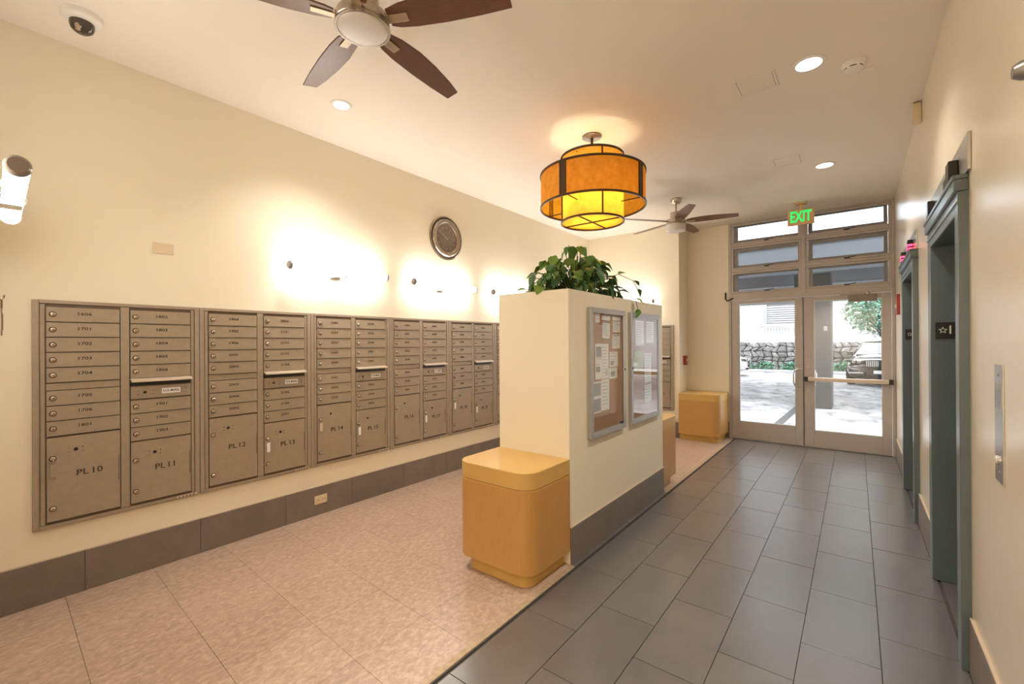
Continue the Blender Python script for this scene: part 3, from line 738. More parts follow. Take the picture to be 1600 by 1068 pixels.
for (x0, x1, z0, z1, lb, ln) in ((-.22, -.03, 1.47, 1.69, 'upper white sheet in the farther notice case', 9), (.03, .22, 1.49, 1.69, 'second white sheet along the top of the farther notice case', 8),
                                 (-.02, .15, 1.13, 1.40, 'middle white sheet in the farther notice case', 10), (-.02, .15, .95, 1.11, 'lowest white sheet in the farther notice case', 5), (-.24, -.06, 1.25, 1.42, 'pale green notice in the farther case', 4)):
    paper(c, x0, x1, z0, z1, lb, ln, m=(mat('green_paper', (.38, .42, .12), .7) if 'green' in lb else None))

# plant
pl = thing('potted_plant', 'bushy green trailing houseplant on top of the divider', 'plant', (-1.86, 3.27, IZ-.16))
b = MB(); b.lathe([(0, 0), (.10, 0), (.13, .13), (.14, .15), (.125, .15), (.115, .12), (0, .12)], 24); b.build('pot', M['soil'], pl, smooth=SM)
def leaf_mesh(i, L, Wd, fold, curl):
    ts = [0, .14, .34, .58, .8, 1.0]; ws = [.02, .62, 1.0, .78, .40, .0]
    vs = []; fs = []
    for t_, w_ in zip(ts, ws):
        y = L*t_-(.06*L if w_ == .62 else 0); z = -curl*L*t_*t_
        vs += [(-Wd*w_/2, y, z+fold*Wd*w_/2), (0, L*t_, z), (Wd*w_/2, y, z+fold*Wd*w_/2)]
    for k in range(len(ts)-1):
        a = 3*k; fs += [(a, a+1, a+4, a+3), (a+1, a+2, a+5, a+4)]
    me = MB().add(vs, fs)
    o = me.build('leaf', M['leaf'][i], pl, fix=False); o.data.shade_smooth(); return o
protos = [leaf_mesh(i % 5, 1.0, random.uniform(.72, .92), random.uniform(.2, .6), random.uniform(.1, .5)) for i in range(10)]
rl = random.Random(11)
first = set()
def put_leaf(pos, direction, size, idx):
    d = Vector(direction).normalized()
    up = Vector((rl.uniform(-.5, .5), rl.uniform(-.5, .5), 1))
    x = d.cross(up).normalized(); z = x.cross(d)
    m = Matrix((x, d, z)).transposed().to_4x4()
    if idx not in first: o = protos[idx]; first.add(idx)
    else: o = inst(protos[idx], pl)
    o.matrix_local = Matrix.Translation(pos) @ m @ Matrix.Scale(size, 4)
stems = MB(); cnt = 0
top0 = .16
for s in range(90):
    # each stem: an arc from the pot to a point on the dome, leaves along it
    a = rl.uniform(0, 2*PI); q = math.sqrt(rl.random())
    ex = .34*q*math.cos(a); ey = .56*q*math.sin(a)
    ez = top0+.46*(1-q*q*.88)*rl.uniform(.72, 1.0)
    if q > .85: ez = top0+rl.uniform(.02, .14)
    e = Vector((ex, ey, ez)); base = Vector((ex*.15, ey*.2, .12))
    mid = (base+e)/2+Vector((0, 0, .09+.05*q))
    pts = [((1-t_)**2)*base+2*t_*(1-t_)*mid+t_*t_*e for t_ in (0, .25, .5, .75, 1)]
    stems.tube(pts, .0035, 5, False)
    for t_ in (.50, .72, .9, 1.0):
        if cnt >= 286: break
        p = ((1-t_)**2)*base+2*t_*(1-t_)*mid+t_*t_*e
        out = Vector((ex*1.5+rl.uniform(-.22, .22), ey*1.0+rl.uniform(-.22, .22), rl.uniform(-.62, -.05)+.25*max(0, (p.z-.5))))
        sz = rl.uniform(.070, .115)
        hi = (p.z-top0)/.42
        idx = rl.choice([2, 3, 7, 1, 8, 6] if hi > .62 else ([0, 1, 4, 6, 5, 2, 9] if hi > .25 else [0, 4, 5, 9, 1]))
        put_leaf(p+Vector((rl.uniform(-.02, .02),)*2+(rl.uniform(-.02, .02),)), out, sz, idx); cnt += 1
# trailing runners over both rims
for (pts, sizes) in (([(.0, -.30, .18), (.02, -.45, .25), (.06, -.56, .28), (.08, -.66, .20)], (.10, .11, .09)),
                     ([(.05, -.3, .17), (-.02, -.48, .19), (-.08, -.60, .19)], (.09, .08)),
                     ([(.1, .2, .2), (.24, .34, .24), (.36, .40, .17), (.37, .42, .08)], (.09, .09, .085)),
                     ([(.1, .1, .3), (.25, .30, .38), (.33, .42, .33), (.35, .47, .26)], (.08, .09, .075))):
    stems.tube(pts, .003, 5, False)
    for k in range(len(sizes)):
        p = Vector(pts[k+1]); d = Vector(pts[k+1])-Vector(pts[k]); d += Vector((rl.uniform(-.03, .03), rl.uniform(-.03, .03), 0))
        put_leaf(p, d, sizes[k], rl.choice([1, 2, 0, 7, 6]))
stems.build('stems', M['stem'], pl, fix=False)

# ---------------------------------------------------------------- ceiling fixtures
# pendant
PX, PY = -1.83, 3.52
pd = thing('pendant_lamp', 'double drum amber mica pendant lamp with dark frame', 'pendant lamp', (PX, PY, H))
b = MB(); b.lathe([(0, 0), (.085, 0), (.085, -.012), (.07, -.02), (0, -.02)], 32); b.build('canopy', mat('grey_bronze', (.22, .18, .16), .35, metal=.7), pd, smooth=SM)
zo0, zo1, ro = 2.690-H, 2.972-H, .455
zi0, zi1, ri = 2.560-H, 3.125-H, .272
MB().tube([(0, 0, -.02), (0, 0, zi1-.05)], .012, 12).build('stem_rod', M['mica_frame'], pd, smooth=1)
def ring_(r, z, w=.011, hgt=.016):
    b = MB(); b.lathe([(r-w/2, z-hgt/2), (r+w/2, z-hgt/2), (r+w/2, z+hgt/2), (r-w/2, z+hgt/2)], 72, closed=True); return b
FA = math.atan2(-PY, -PX)       # direction towards the viewer
for nm, r, z0, z1, a_off in (('outer_shade', ro, zo0, zo1, math.radians(-31)), ('inner_shade', ri, zi0, zi1, math.radians(18))):
    b = MB(); b.lathe([(r-.003, z0), (r-.003, z1), (r-.005, z1), (r-.005, z0)], 72, closed=True); sh = b.build(nm, M['mica'] if nm[0] == 'o' else M['mica_pale'], pd, smooth=SM)
    for z in (z0, z1): ring_(r, z).build('shade_ring', M['mica_frame'], sh, smooth=SM)
    for k in range(4):
        a = FA+a_off+k*PI/2
        b = MB()
        offs = (-.026, .026) if nm == 'outer_shade' else (0,)
        for da in offs:
            x, y = r*math.cos(a+da/r), r*math.sin(a+da/r)
            b.tube([(x, y, z0), (x, y, z1)], .0075, 8)
        if len(offs) == 2:
            q = [(rr*math.cos(a+s*.022/r), rr*math.sin(a+s*.022/r)) for rr, s in ((r-.002, -1), (r+.003, -1), (r+.003, 1), (r-.002, 1))]
            b.prism(q, z0, z1)
        b.build('shade_bar', M['mica_frame'], sh)
b = MB(); b.lathe([(0, zi0+.006), (ri-.006, zi0+.006), (ri-.006, zi0+.009), (0, zi0+.009)], 48); dif = b.build('bottom_diffuser', M['mica_pale'], pd)
b = MB()
for k in range(2):
    a = FA+math.radians(18+45)+k*PI/2; x, y = (ri-.004)*math.cos(a), (ri-.004)*math.sin(a); b.tube([(x, y, zi0+.001), (-x, -y, zi0+.001)], .0065, 8)
b.build('cross_bar', M['mica_frame'], pd)
b = MB()
for k in range(4):
    a = FA+math.radians(63)+k*PI/2
    for zz in (zo0+.004,): b.tube([(ri*math.cos(a), ri*math.sin(a), zz), (ro*math.cos(a), ro*math.sin(a), zz)], .005, 8)
    for zz in (zi1-.03,): b.tube([(0, 0, zi1-.055), (ri*math.cos(a), ri*math.sin(a), zz)], .005, 8)
b.build('spoke', M['mica_frame'], pd)
M['bulb'] = emit('lit_bulb', (1, .80, .48), 8)
for k in range(3):
    a = FA+math.radians(-28+120*k); x, y = .17*math.cos(a), .17*math.sin(a)
    bb = MB(); bb.lathe([(0, -.05), (.022, -.042), (.031, -.02), (.028, .005), (.014, .035), (.013, .07), (0, .07)], 16, (x, y, -.575))
    bu = bb.build('bulb', M['bulb'], pd, smooth=1)
    MB().tube([(x, y, -.50), (0, 0, -.50)], .007, 8).build('lamp_arm', M['mica_frame'], pd)
    point_light('bulb_light', (x*.8, y*.8, -.575), BULB, (1, .88, .68), .03, pd)

# fans
def fan(label, x, y, zb, zl, a0, rb):
    f = thing('ceiling_fan', label, 'ceiling fan', (x, y, H), 0, 'ceiling fans with five dark blades')
    b = MB(); b.lathe([(0, 0), (.068, 0), (.068, -.03), (.052, -.055), (.02, -.062), (0, -.062)], 32); b.build('canopy', M['nickel'], f, smooth=SM)
    zt = zb-H+.125
    MB().tube([(0, 0, -.06), (0, 0, zt-.001)], .0125, 12).build('downrod', M['nickel'], f, smooth=1)
    b = MB(); b.lathe([(0, zt), (.055, zt), (.072, zt-.012), (.075, zt-.085), (.098, zt-.095), (.120, zt-.105), (.123, zb-H-.022), (.116, zb-H-.028), (0, zb-H-.028)], 40); b.build('motor_housing', M['nickel'], f, smooth=SM)
    zc = zl-H
    b = MB(); b.lathe([(.118, zb-H-.029), (.1255, zb-H-.029), (.1255, zb-H-.038), (.116, zb-H-.038)], 40, closed=True); b.build('lens_ring', M['nickel'], f, smooth=SM)
    b = MB(); b.lathe([(.115, zb-H-.036), (.116, zc+.014), (.108, zc+.004), (.09, zc), (0, zc-.002)], 40); b.build('lens', M['lens'], f, smooth=SM)
    # blade outline, root at r=.15
    out = [(.130, -.044), (.20, -.064), (.32, -.078), (.45, -.075), (.60, -.060), (rb, -.042), (rb+.004, .036), (.56, .050), (.40, .059), (.25, .060), (.17, .053), (.130, .040)]
    pb_ = None
    for k in range(5):
        a = a0+k*2*PI/5
        if pb_ is None:
            bl = MB().prism(out, -.004, .004).build('blade', M['walnut'], f, bevel=.002); pb_ = bl
            bk = MB(); bk.box(.085, .225, -.021, .021, -.0095, -.0045); bk.box(.085, .125, -.018, .018, -.0045, .012); bk0 = bk.build('blade_bracket', mat('bracket_bronze', (.45, .36, .27), .35, metal=.8), bl, bevel=.001)
        else:
            bl = inst(pb_, f); inst(bk0, bl)
        bl.matrix_local = Matrix.Translation((0, 0, zb-H)) @ Matrix.Rotation(a, 4, 'Z') @ Matrix.Rotation(math.radians(-11), 4, 'X')
    return f
fan('nearer ceiling fan with dark walnut blades, above the camera dome', -1.81, 1.205, 3.005, 2.957, math.radians(27.5), .70)
fan('farther ceiling fan with dark blades, by the transom windows', -1.80, 5.737, 3.03, 2.905, math.radians(13.5), .71)

# downlights, recessed in their holes
def downlight(label, x, y, w, r=.075):
    d = thing('ceiling_downlight', label, 'downlight', (x, y, H), 0, 'recessed ceiling downlights')
    b = MB(); b.lathe([(r-.001, .0), (r+.020, -.0005), (r+.018, -.006), (r-.001, -.007)], 32, closed=True); b.build('trim_ring', M['trimwhite'], d, smooth=SM)
    b = MB(); b.lathe([(r-.0015, -.004), (r-.008, .045)], 32); b.build('reflector_can', M['trimwhite'], d, smooth=SM, fix=False)
    b = MB(); b.lathe([(0, .040), (r*.6, .040), (r-.008, .047)], 28); b.build('lit_lens', M['down'], d, smooth=SM)
    l = bpy.data.lights.new('downlight_lamp', 'SPOT'); l.energy = w; l.color = (1, .94, .85); l.spot_size = math.radians(118); l.spot_blend = 1.0; l.shadow_soft_size = .04
    o = bpy.data.objects.new('downlight_lamp', l); COL.objects.link(o); o.parent = d; o.location = (0, 0, .030)
for lb, x, y, w, r in LIGHTS: downlight(lb, x, y, w*DOWN, r)

# dome camera
dc = thing('dome_camera', 'white security dome camera with a smoked bubble', 'camera', (-3.36, .47, H))
b = MB(); b.lathe([(0, 0), (.088, 0), (.088, -.022), (.080, -.034), (.062, -.042), (.050, -.044)], 40); b.build('housing', M['trimwhite'], dc, smooth=SM)
b = MB(); b.lathe([(.053, -.040), (.053, -.062), (.046, -.082), (.028, -.097), (0, -.102)], 32); b.build('dome', M['smoke'], dc, smooth=1)
b = MB(); b.lathe([(0, -.03), (.010, -.03), (.014, -.01), (.014, .0), (0, 0)], 14, axis='z'); b.build('camera_lens', M['steel'], dc, loc=(.03, -.02, -.072))
# smoke detector
sd = thing('smoke_detector', 'white smoke detector on the ceiling near the lifts', 'smoke detector', (.0, 3.675, H))
b = MB(); b.lathe([(0, 0), (.068, 0), (.068, -.010), (.056, -.016), (.050, -.040), (.036, -.048), (0, -.048)], 32); b.build('body', M['trimwhite'], sd, smooth=SM)
b = MB()
for k in range(6):
    a0, a1_ = k*PI/3+.15, k*PI/3+.85
    b.lathe([(.0535, -.022), (.0515, -.036)], 6, a0=a0, a1=a1_)
b.build('vent_slots', M['black'], sd)
sp = thing('ceiling_patch', 'round cream sprinkler cover plate beside the smoke detector', 'cover plate', (.075, 3.83, H))
b = MB(); b.lathe([(0, 0), (.05, 0), (.048, -.006), (.02, -.008), (0, -.008)], 24); b.build('plate', M['ceiling'], sp, smooth=SM)
# access panels
for lb, x, y in (('square access panel in the ceiling near the smoke detector', -.545, 3.53), ('square access panel in the ceiling by the farther fan', -.535, 5.24)):
    ap = thing('access_panel', lb, 'ceiling panel', (x, y, H), 0, 'ceiling access panels'); h_ = .125
    b = MB(); t = .014
    b.box(-h_, h_, -h_, -h_+t, -.004, 0); b.box(-h_, h_, h_-t, h_, -.004, 0); b.box(-h_, -h_+t, -h_+t, h_-t, -.004, 0); b.box(h_-t, h_, -h_+t, h_-t, -.004, 0); b.build('frame', M['ceiling'], ap, bevel=.001)
    MB().box(-h_+t+.003, h_-t-.003, -h_+t+.003, h_-t-.003, -.003, 0).build('panel', M['ceiling'], ap)
    MB().box(-h_+t, h_-t, -h_+t, h_-t, -.0006, 0).build('gap', M['bronze_in'], ap)
# motion sensor on the right wall
ms = thing('motion_sensor', 'small ivory motion sensor high on the glossy wall', 'sensor', (XR, 4.60, 3.175), -R90)
MB().box(-.045, .045, -.052, 0, 0, .14).build('housing', M['ivory'], ms, bevel=.008)
MB().box(-.03, .03, -.045, -.01, .141, .147).build('top_plate', M['pewter_dark'], ms)
# call plate
cpn = thing('lift_call_plate', 'brushed steel lift call plate with one button on the glossy wall', 'call panel', (XR, 2.325, .99), -R90)
MB().box(-.058, .058, -.004, 0, 0, .42).build('plate', M['stainless'], cpn, bevel=.001)
MB().lathe([(0, -.013), (.012, -.013), (.015, -.011), (.015, -.004)], 18, (0, 0, .08), 'y').build('call_button', M['trimwhite'], cpn, smooth=SM)
MB().lathe([(.016, -.004), (.016, -.007), (.020, -.007), (.020, -.004)], 18, (0, 0, .08), 'y').build('button_ring', M['chrome'], cpn, smooth=SM)
for zz in (.036, .29, .385): MB().lathe([(0, -.0062), (.004, -.006), (.005, -.004)], 10, (0, 0, zz), 'y').build('screw', M['chrome'], cpn)
MB().box(-.05, .05, -.005, -.0042, .265, .355).build('notice_panel', M['chrome'], cpn)
# exit sign
ex = thing('exit_sign', 'green lettered EXIT sign hanging from the ceiling', 'sign', (-.562, 6.95, H))
MB().box(-.06, .06, -.06, .06, -.018, 0).build('canopy', M['exit_face'], ex, bevel=.004)
MB().box(-.015, .015, -.012, .012, -.085, -.018).build('stem', M['exit_face'], ex)
MB().box(-.148, .148, -.022, .022, -.285, -.085).build('sign_panel', M['exit_face'], ex, bevel=.008)
text('EXIT', .195, 'lettering', M['exit_green'], ex, (0, -.0235, -.185), sx=.60, depth=.001, bold=.006)
# alarms
fa = thing('fire_alarm', 'red fire alarm box on the side of the recess', 'alarm', (XN, 7.27, 1.13), R90)
MB().box(-.045, .045, -.045, 0, 0, .15).build('box', M['red'], fa, bevel=.004)
MB().box(-.02, .02, -.052, -.0455, .06, .10).build('pull_lever', M['trimwhite'], fa)
fp = thing('fire_pull_station', 'red fire pull station between far lift and exit doors', 'alarm', (XR, 6.85, 1.80), -R90)
MB().box(-.065, .065, -.03, 0, 0, .24).build('back_box', M['red'], fp, bevel=.004)
MB().box(-.05, .05, -.038, -.0305, .08, .12).build('pull_lever', M['trimwhite'], fp)
ha = thing('alarm_horn', 'grey alarm horn high on the glossy wall beside the viewer', 'alarm', (XR, 1.955, 2.295), -R90)
b = MB(); b.lathe([(0, -.035), (.018, -.035), (.027, -.02), (.032, 0)], 20, (0, 0, .0), 'y'); b.build('horn', M['endcap'], ha, smooth=SM)

# ---------------------------------------------------------------- outside
gr = struct(MB().box(-16, 14, 7.60, 40, -.16, -.012).build('ground', M['concrete']), 'pale concrete driveway outside the exit doors')
# covered parking: slab, beams, column
cs = thing('carport_roof', 'pale concrete parking roof slab outside the doors', 'roof', (0, 15.5, 3.3))
MB().box(-14, 12, -5.5, 5.5, 0, .11).build('slab', M['soffit'], cs)
MB().box(-14, 12, -5.52, -5.501, 0, .12).build('edge_fascia', M['fascia'], cs)
for yy in (-5.5, -1.5, 5.2): MB().box(-14, 12, yy, yy+.3, -.28, -.001).build('beam', M['fascia'], cs)
cm = thing('parking_column', 'dark grey square parking column outside the right door', 'column', (-.76, 12.35, -.012))
MB().box(-.345, .345, -.35, .35, 0, 3.02).build('shaft', M['concrete_dark'], cm, bevel=.02)
sg = MB().box(.05, .12, -.003, 0, 1.74, 1.84).build('small_plate', M['fascia'], cm, loc=(.15, -.3505, 0))
for x in (-6.5, 5.5):
    c_ = thing('parking_column', 'dark grey parking column far to the '+('left' if x < 0 else 'right')+' of the exit doors', 'column', (x, 12.35, -.012))
    MB().box(-.345, .345, -.35, .35, 0, 3.02).build('shaft', M['concrete_dark'], c_, bevel=.02)
ln = MB().prism([(-1.20, 9.3), (-1.06, 9.3), (-.95, 13.0), (-1.09, 13.0)], -.0118, -.008).build('parking_line', M['shade_slat']); tag(ln, 'grey line across the concrete driveway', 'line')
kb = MB().box(-12, 9, 24.35, 24.6, -.012, .13).build('kerb', M['white_paint'], bevel=.02); tag(kb, 'pale concrete kerb in front of the stone wall', 'kerb')
# stone wall
sw = thing('stone_wall', 'dark lava stone retaining wall across the driveway', 'wall', (0, 25.9, 0))
X0, X1, Z0, Z1 = -8.2, 3.2, .0, 1.47
MB().box(X0, X1, .0, .5, Z0, Z1-.03).build('mortar_core', M['mortar'], sw)
rs = random.Random(5); nz = 6; nxs = 36
grid = [[(X0+(X1-X0)*(i+(.5 if j % 2 else 0)+rs.uniform(-.30, .30))/nxs if 0 < i < nxs else (X0 if i == 0 else X1), Z0+(Z1-Z0)*(j+(rs.uniform(-.30, .30) if 0 < j < nz else 0))/nz) for i in range(nxs+1)] for j in range(nz+1)]
for j in range(nz):
    for i in range(nxs):
        q = [grid[j][i], grid[j][i+1], grid[j+1][i+1], grid[j+1][i]]
        cx = sum(p[0] for p in q)/4; cz = sum(p[1] for p in q)/4
        pts = []
        for k in range(4):
            a_, b_ = q[k], q[(k+1) % 4]
            pts += [(a_[0]*.88+cx*.12, a_[1]*.88+cz*.12), ((a_[0]+b_[0])/2*.95+cx*.05+rs.uniform(-.015, .015), (a_[1]+b_[1])/2*.95+cz*.05+rs.uniform(-.015, .015))]
        dep = rs.uniform(.04, .10); n = len(pts)
        vs = [(x, 0, z) for x, z in pts]+[(cx+(x-cx)*.93, -dep*.7, cz+(z-cz)*.93) for x, z in pts]+[(cx+(x-cx)*.6, -dep, cz+(z-cz)*.6) for x, z in pts]
        fs = [(k, (k+1) % n, n+(k+1) % n, n+k) for k in range(n)]+[(n+k, n+(k+1) % n, 2*n+(k+1) % n, 2*n+k) for k in range(n)]+[[2*n+k for k in range(n)]]
        MB().add(vs, fs).build('stone', M['stone'], sw)
# white parapet and railing over the wall, building behind
pp = thing('terrace_railing', 'white picket railing on the parapet above the stone wall', 'railing', (0, 27.2, 0))
MB().box(-12, 8, 0, .3, 0, 1.83).build('parapet', M['white_paint'], pp)
MB().box(-12, 8, .1, .2, 2.30, 2.38).build('top_rail', M['white_paint'], pp)
MB().box(-12, 8, .12, .18, 1.86, 1.92).build('bottom_rail', M['white_paint'], pp)
pk = MB()
for i in range(150): pk.box(-12+i*.134, -12+i*.134+.055, .13, .17, 1.90, 2.31)
tag(pk.build('picket', M['white_paint'], pp), None, kind='stuff')
for x in (-11.5, -7.2, -2.75, 1.6, 6): MB().box(x, x+.2, .05, .25, 1.82, 2.40).build('post', M['white_paint'], pp)
M['facade'] = mat('facade_paint', (.235, .235, .24), .8)
bd = thing('apartment_building', 'white building with louvred windows behind the railing', 'building', (0, 31, 0))
MB().box(-15, 12, 0, 4, 0, 6.9).build('facade', M['facade'], bd)
for (x0, x1, z0, z1) in ((-7.3, -6.1, 2.35, 3.55), (-4.3, -2.55, 2.35, 3.75), (-2.1, -1.55, 2.35, 3.7), (-.2, .9, 2.35, 3.6), (2.2, 3.4, 2.35, 3.6)):
    w = MB(); w.box(x0-.06, x1+.06, -.06, .0, z0-.06, z0); w.box(x0-.06, x1+.06, -.06, 0, z1, z1+.06); w.box(x0-.06, x0, -.06, 0, z0, z1); w.box(x1, x1+.06, -.06, 0, z0, z1)
    wf = w.build('window', M['white_paint'], bd)
    MB().box(x0, x1, -.012, -.001, z0, z1).build('dark_pane', M['shade_slat'], wf)
    lo = MB(); n = int((z1-z0)/.13)
    for k in range(n):
        zz = z0+.13*k+.02; lo.add([(x0, -.05, zz), (x1, -.05, zz), (x1, -.015, zz+.085), (x0, -.015, zz+.085)], [(0, 1, 2, 3)])
    if x1-x0 > .8: lo.build('louvres', M['facade'], wf, fix=False)
# plants along the wall
def foliage(parent, n, rx, ry, rz, c, size, mats, seed, name='foliage'):
    r = random.Random(seed); b = MB(); b.cur = 0
    for i in range(n):
        while True:
            p = Vector((r.uniform(-1, 1), r.uniform(-1, 1), r.uniform(-1, 1)))
            if .35 < p.length < 1: break
        p = Vector((p.x*rx+c[0], p.y*ry+c[1], p.z*rz+c[2]))
        d = Vector((r.uniform(-1, 1), r.uniform(-1, 1), r.uniform(-.7, .7))).normalized(); q = d.cross(Vector((r.uniform(-.4, .4), r.uniform(-.4, .4), 1))).normalized()
        s = size*r.uniform(.6, 1.3); b.cur = r.randrange(len(mats))
        nrm = d.cross(q)*.12*s
        b.add([p, p+d*s*.5+q*s*.26+nrm, p+d*s, p+d*s*.5-q*s*.26+nrm], [(0, 1, 2), (0, 2, 3)])
    return b.build(name, mats, parent, fix=False)
for i, (x, w, h, wd) in enumerate(((-4.35, .30, .22, 'the white car'), (-3.55, .40, .27, 'the widest gap of the left door'), (-2.45, .42, .25, 'the left door pull handle'), (-.45, .45, .28, 'the dark car'), (-5.6, .5, .3, 'the white car roof'), (.9, .5, .3, 'the dark car windscreen'))):
    s = thing('groundcover_plant', ['low green plant at the stone wall nearest the white car', 'low green plant at the stone wall, middle one seen in the left door', 'low green plant at the stone wall next to the pull handle', 'low green plant at the stone wall beside the dark car', 'low green plant at the stone wall behind the white car', 'low green plant at the stone wall behind the dark car'][i], 'plant', (x, 25.25, -.012), 0, 'green plants at the foot of the stone wall')
    tag(foliage(s, 240, w, .28, h, (0, 0, h*.9), .16, M['outleaf'], 40+i), None, kind='stuff')
    MB().tube([(0, 0, 0), (.03, 0, h)], [.02, .01], 6).build('stem', M['bark'], s)
# tree behind the dark car
tr = thing('leafy_tree', 'blue green leafy tree behind the dark car', 'tree', (.95, 23.6, -.012))
MB().tube([(0, 0, 0), (.05, 0, .9), (-.05, .05, 1.6), (.0, 0, 2.2)], [.10, .085, .07, .05], 9).build('trunk', M['bark'], tr, smooth=1)
br = MB()
for a in range(5): br.tube([(0, 0, 1.3+.1*a), (.45*math.cos(a*1.3), .4*math.sin(a*1.3), 2.0+.1*a), (.9*math.cos(a*1.3), .8*math.sin(a*1.3), 2.5+.12*a)], [.045, .03, .015], 6)
br.build('branches', M['bark'], tr)
tag(foliage(tr, 2600, 1.55, 1.2, 1.05, (.15, 0, 2.75), .19, [M['outleaf'][1], M['outleaf'][1], M['outleaf'][0]], 77), None, kind='stuff')

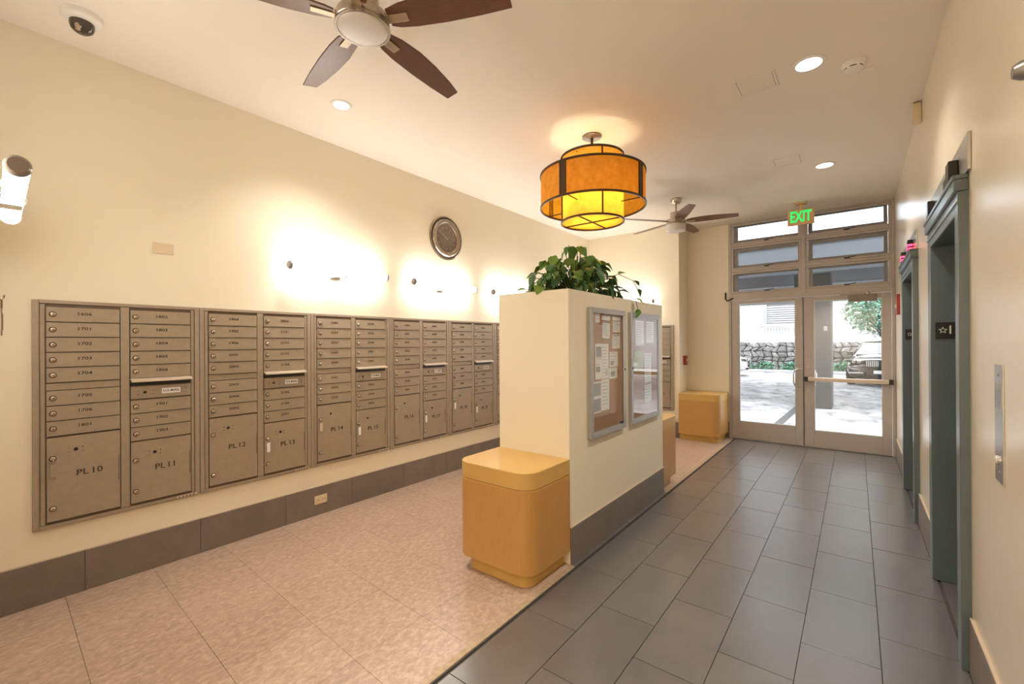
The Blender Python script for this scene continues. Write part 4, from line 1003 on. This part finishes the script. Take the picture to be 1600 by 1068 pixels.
# cars: local front towards -y
def car(label, loc, rz, paint, suv=True):
    c = thing('car', label, 'car', loc, rz)
    hz = .93 if suv else .82
    # stations: y, half width at sill/waist/shoulder, z of shoulder, z of top centre
    st = [(.00, .72, .80, .74, .72*hz, .80*hz), (.10, .80, .88, .82, .82*hz, .93*hz), (.45, .86, .93, .86, .92*hz, 1.02*hz), (1.00, .90, .95, .88, .98*hz, 1.08*hz), (1.42, .91, .95, .88, 1.02*hz, 1.12*hz),
          (2.6, .91, .95, .89, 1.04*hz, 1.10*hz), (3.9, .91, .95, .88, 1.06*hz, 1.12*hz), (4.5, .88, .92, .84, 1.05*hz, 1.12*hz), (4.7, .80, .86, .76, .9*hz, .98*hz)]
    b = MB(); vs = []; m = None
    for (y, w0, w1, w2, zs, zt) in st:
        half = [(w0*.86, .22), (w0, .34), (w1, .60*hz), (w1-.01, .74*hz), (w2, zs), (w2*.72, zt-.02), (w2*.35, zt+.01), (0, zt+.015)]
        sec = [(-x, z) for x, z in half]+[(x, z) for x, z in half[-2::-1]]
        m = len(sec); vs += [(x, y+.06*(abs(x)/.95)**2*(1 if y < .5 else 0), z) for x, z in sec]
    fs = []
    for i in range(len(st)-1):
        for k in range(m-1): fs.append((i*m+k, i*m+k+1, (i+1)*m+k+1, (i+1)*m+k))
        fs.append((i*m+m-1, i*m, (i+1)*m, (i+1)*m+m-1))
    fs += [list(range(m)), [(len(st)-1)*m+k for k in range(m)][::-1]]
    b.add(vs, fs); o = b.build('body', paint, c); o.data.shade_smooth()
    sub = o.modifiers.new('sub', 'SUBSURF'); sub.levels = 1; sub.render_levels = 2
    # cabin
    zr = 1.48 if suv else 1.42
    cab = [(1.30, .80, 1.04*hz, .80, 1.05*hz), (2.10, .84, 1.06*hz, .64, zr-.05), (2.6, .84, 1.06*hz, .66, zr), (3.6, .84, 1.07*hz, .65, zr-.02), (4.25, .82, 1.08*hz, .60, zr-.10), (4.6, .78, 1.08*hz, .70, 1.10*hz)]
    b = MB(); vs = []
    for (y, wb, zb_, wt, zt) in cab:
        vs += [(-wb, y, zb_), (-wt, y, zt-.03 if zt > 1.2 else zt), (-wt*.8, y, zt), (0, y, zt+.02), (wt*.8, y, zt), (wt, y, zt-.03 if zt > 1.2 else zt), (wb, y, zb_)]
    m = 7; fs = []
    for i in range(len(cab)-1):
        for k in range(m-1): fs.append((i*m+k, i*m+k+1, (i+1)*m+k+1, (i+1)*m+k))
    b.add(vs, fs); o = b.build('cabin', paint, c); o.data.shade_smooth()
    def panel(nm, P4, m_=M['car_glass'], off=.012):
        v = [Vector(p) for p in P4]; n = (v[1]-v[0]).cross(v[3]-v[0]).normalized()*off
        MB().add([p+n for p in v]+[p-n for p in v], [(0,1,2,3), (7,6,5,4), (0,4,5,1), (1,5,6,2), (2,6,7,3), (3,7,4,0)]).build(nm, m_, c)
    panel('windscreen', [(-.74, 1.36, 1.075*hz), (.74, 1.36, 1.075*hz), (.58, 2.06, zr-.07), (-.58, 2.06, zr-.07)], off=.03)
    panel('rear_window', [(.66, 4.58, 1.14*hz), (-.66, 4.58, 1.14*hz), (-.54, 4.28, zr-.13), (.54, 4.28, zr-.13)], off=.03)
    for s in (-1, 1):
        panel('side_window', [(s*.815, 1.62, 1.09*hz), (s*.83, 2.75, 1.09*hz), (s*.685, 2.75, zr-.09), (s*.67, 2.14, zr-.12)], off=.02)
        panel('side_window', [(s*.83, 2.80, 1.09*hz), (s*.82, 4.15, 1.10*hz), (s*.655, 4.0, zr-.13), (s*.685, 2.80, zr-.09)], off=.02)
        mb = MB(); mb.box(s*.93-.10 if s > 0 else s*.93-.12, s*.93+.12 if s > 0 else s*.93+.10, 1.55, 1.70, 1.06*hz, 1.22*hz); mb.build('mirror', M['car_dark'] if suv else paint, c, bevel=.03)
        hl = MB(); hl.add([(s*.42, -.02, .80*hz), (s*.80, .06, .83*hz), (s*.84, .14, .94*hz), (s*.44, .02, .90*hz), (s*.42, .2, .80*hz), (s*.80, .25, .83*hz), (s*.84, .3, .94*hz), (s*.44, .2, .90*hz)], [(0,1,2,3), (7,6,5,4), (0,4,5,1), (1,5,6,2), (2,6,7,3), (3,7,4,0)]); h_ = hl.build('headlamp', M['car_dark'], c, bevel=.01)
        for q in (.54, .68):
            rg = MB(); rg.lathe([(.026, 0), (.042, 0), (.042, .02), (.026, .02)], 16, (s*q, -.035+.10*(q-.42), .875*hz), 'y', closed=True); rg.build('lamp_ring', M['lamp'], h_)
        MB().box(s*.62-.19, s*.62+.19, -.025, .08, .47*hz, .50*hz).build('bumper_trim', M['lamp'], c)
        MB().box(s*.60-.17, s*.60+.17, .0, .1, .36*hz, .46*hz).build('air_intake', M['black'], c, bevel=.01)
        for y in (.92, 3.78):
            w = MB(); w.lathe([(.20, -.115), (.35, -.115), (.37, -.08), (.37, .08), (.35, .115), (.20, .115)], 28, (s*.83, y, .365), 'x', closed=True)
            wh = w.build('wheel', M['tyre'], c, smooth=SM)
            rm = MB(); rm.lathe([(0, s*.08), (.05, s*.10), (.21, s*.105)], 20, (s*.83, y, .365), 'x'); rm.build('rim', M['rim'], wh)
    gb = MB(); gb.box(-.37, .37, -.035, .1, .70*hz, .93*hz); gl = gb.build('grille', M['black'], c, bevel=.03)
    sl = MB()
    for s in (-1, 1):
        for k in range(7): sl.box(s*.19-.15+.047*k, s*.19-.15+.047*k+.016, -.055, -.036, .72*hz, .91*hz)
    sl.build('grille_bars', M['lamp'], gl)
    MB().box(-.34, .34, -.03, .08, .40*hz, .62*hz).build('lower_grille', M['black'], c, bevel=.02)
    MB().box(-.16, .16, -.05, -.031, .47*hz, .58*hz).build('number_plate', M['lamp'], c)
    return c
car('dark grey sport utility car parked facing the exit doors', (.62, 18.55, -.012), math.radians(-5), M['car_dark'])
car('white car parked at the edge of the left door view', (-3.72, 21.9, -.012), R90+.12, M['car_white'], False)

bpy.data.objects.remove(LOCK)
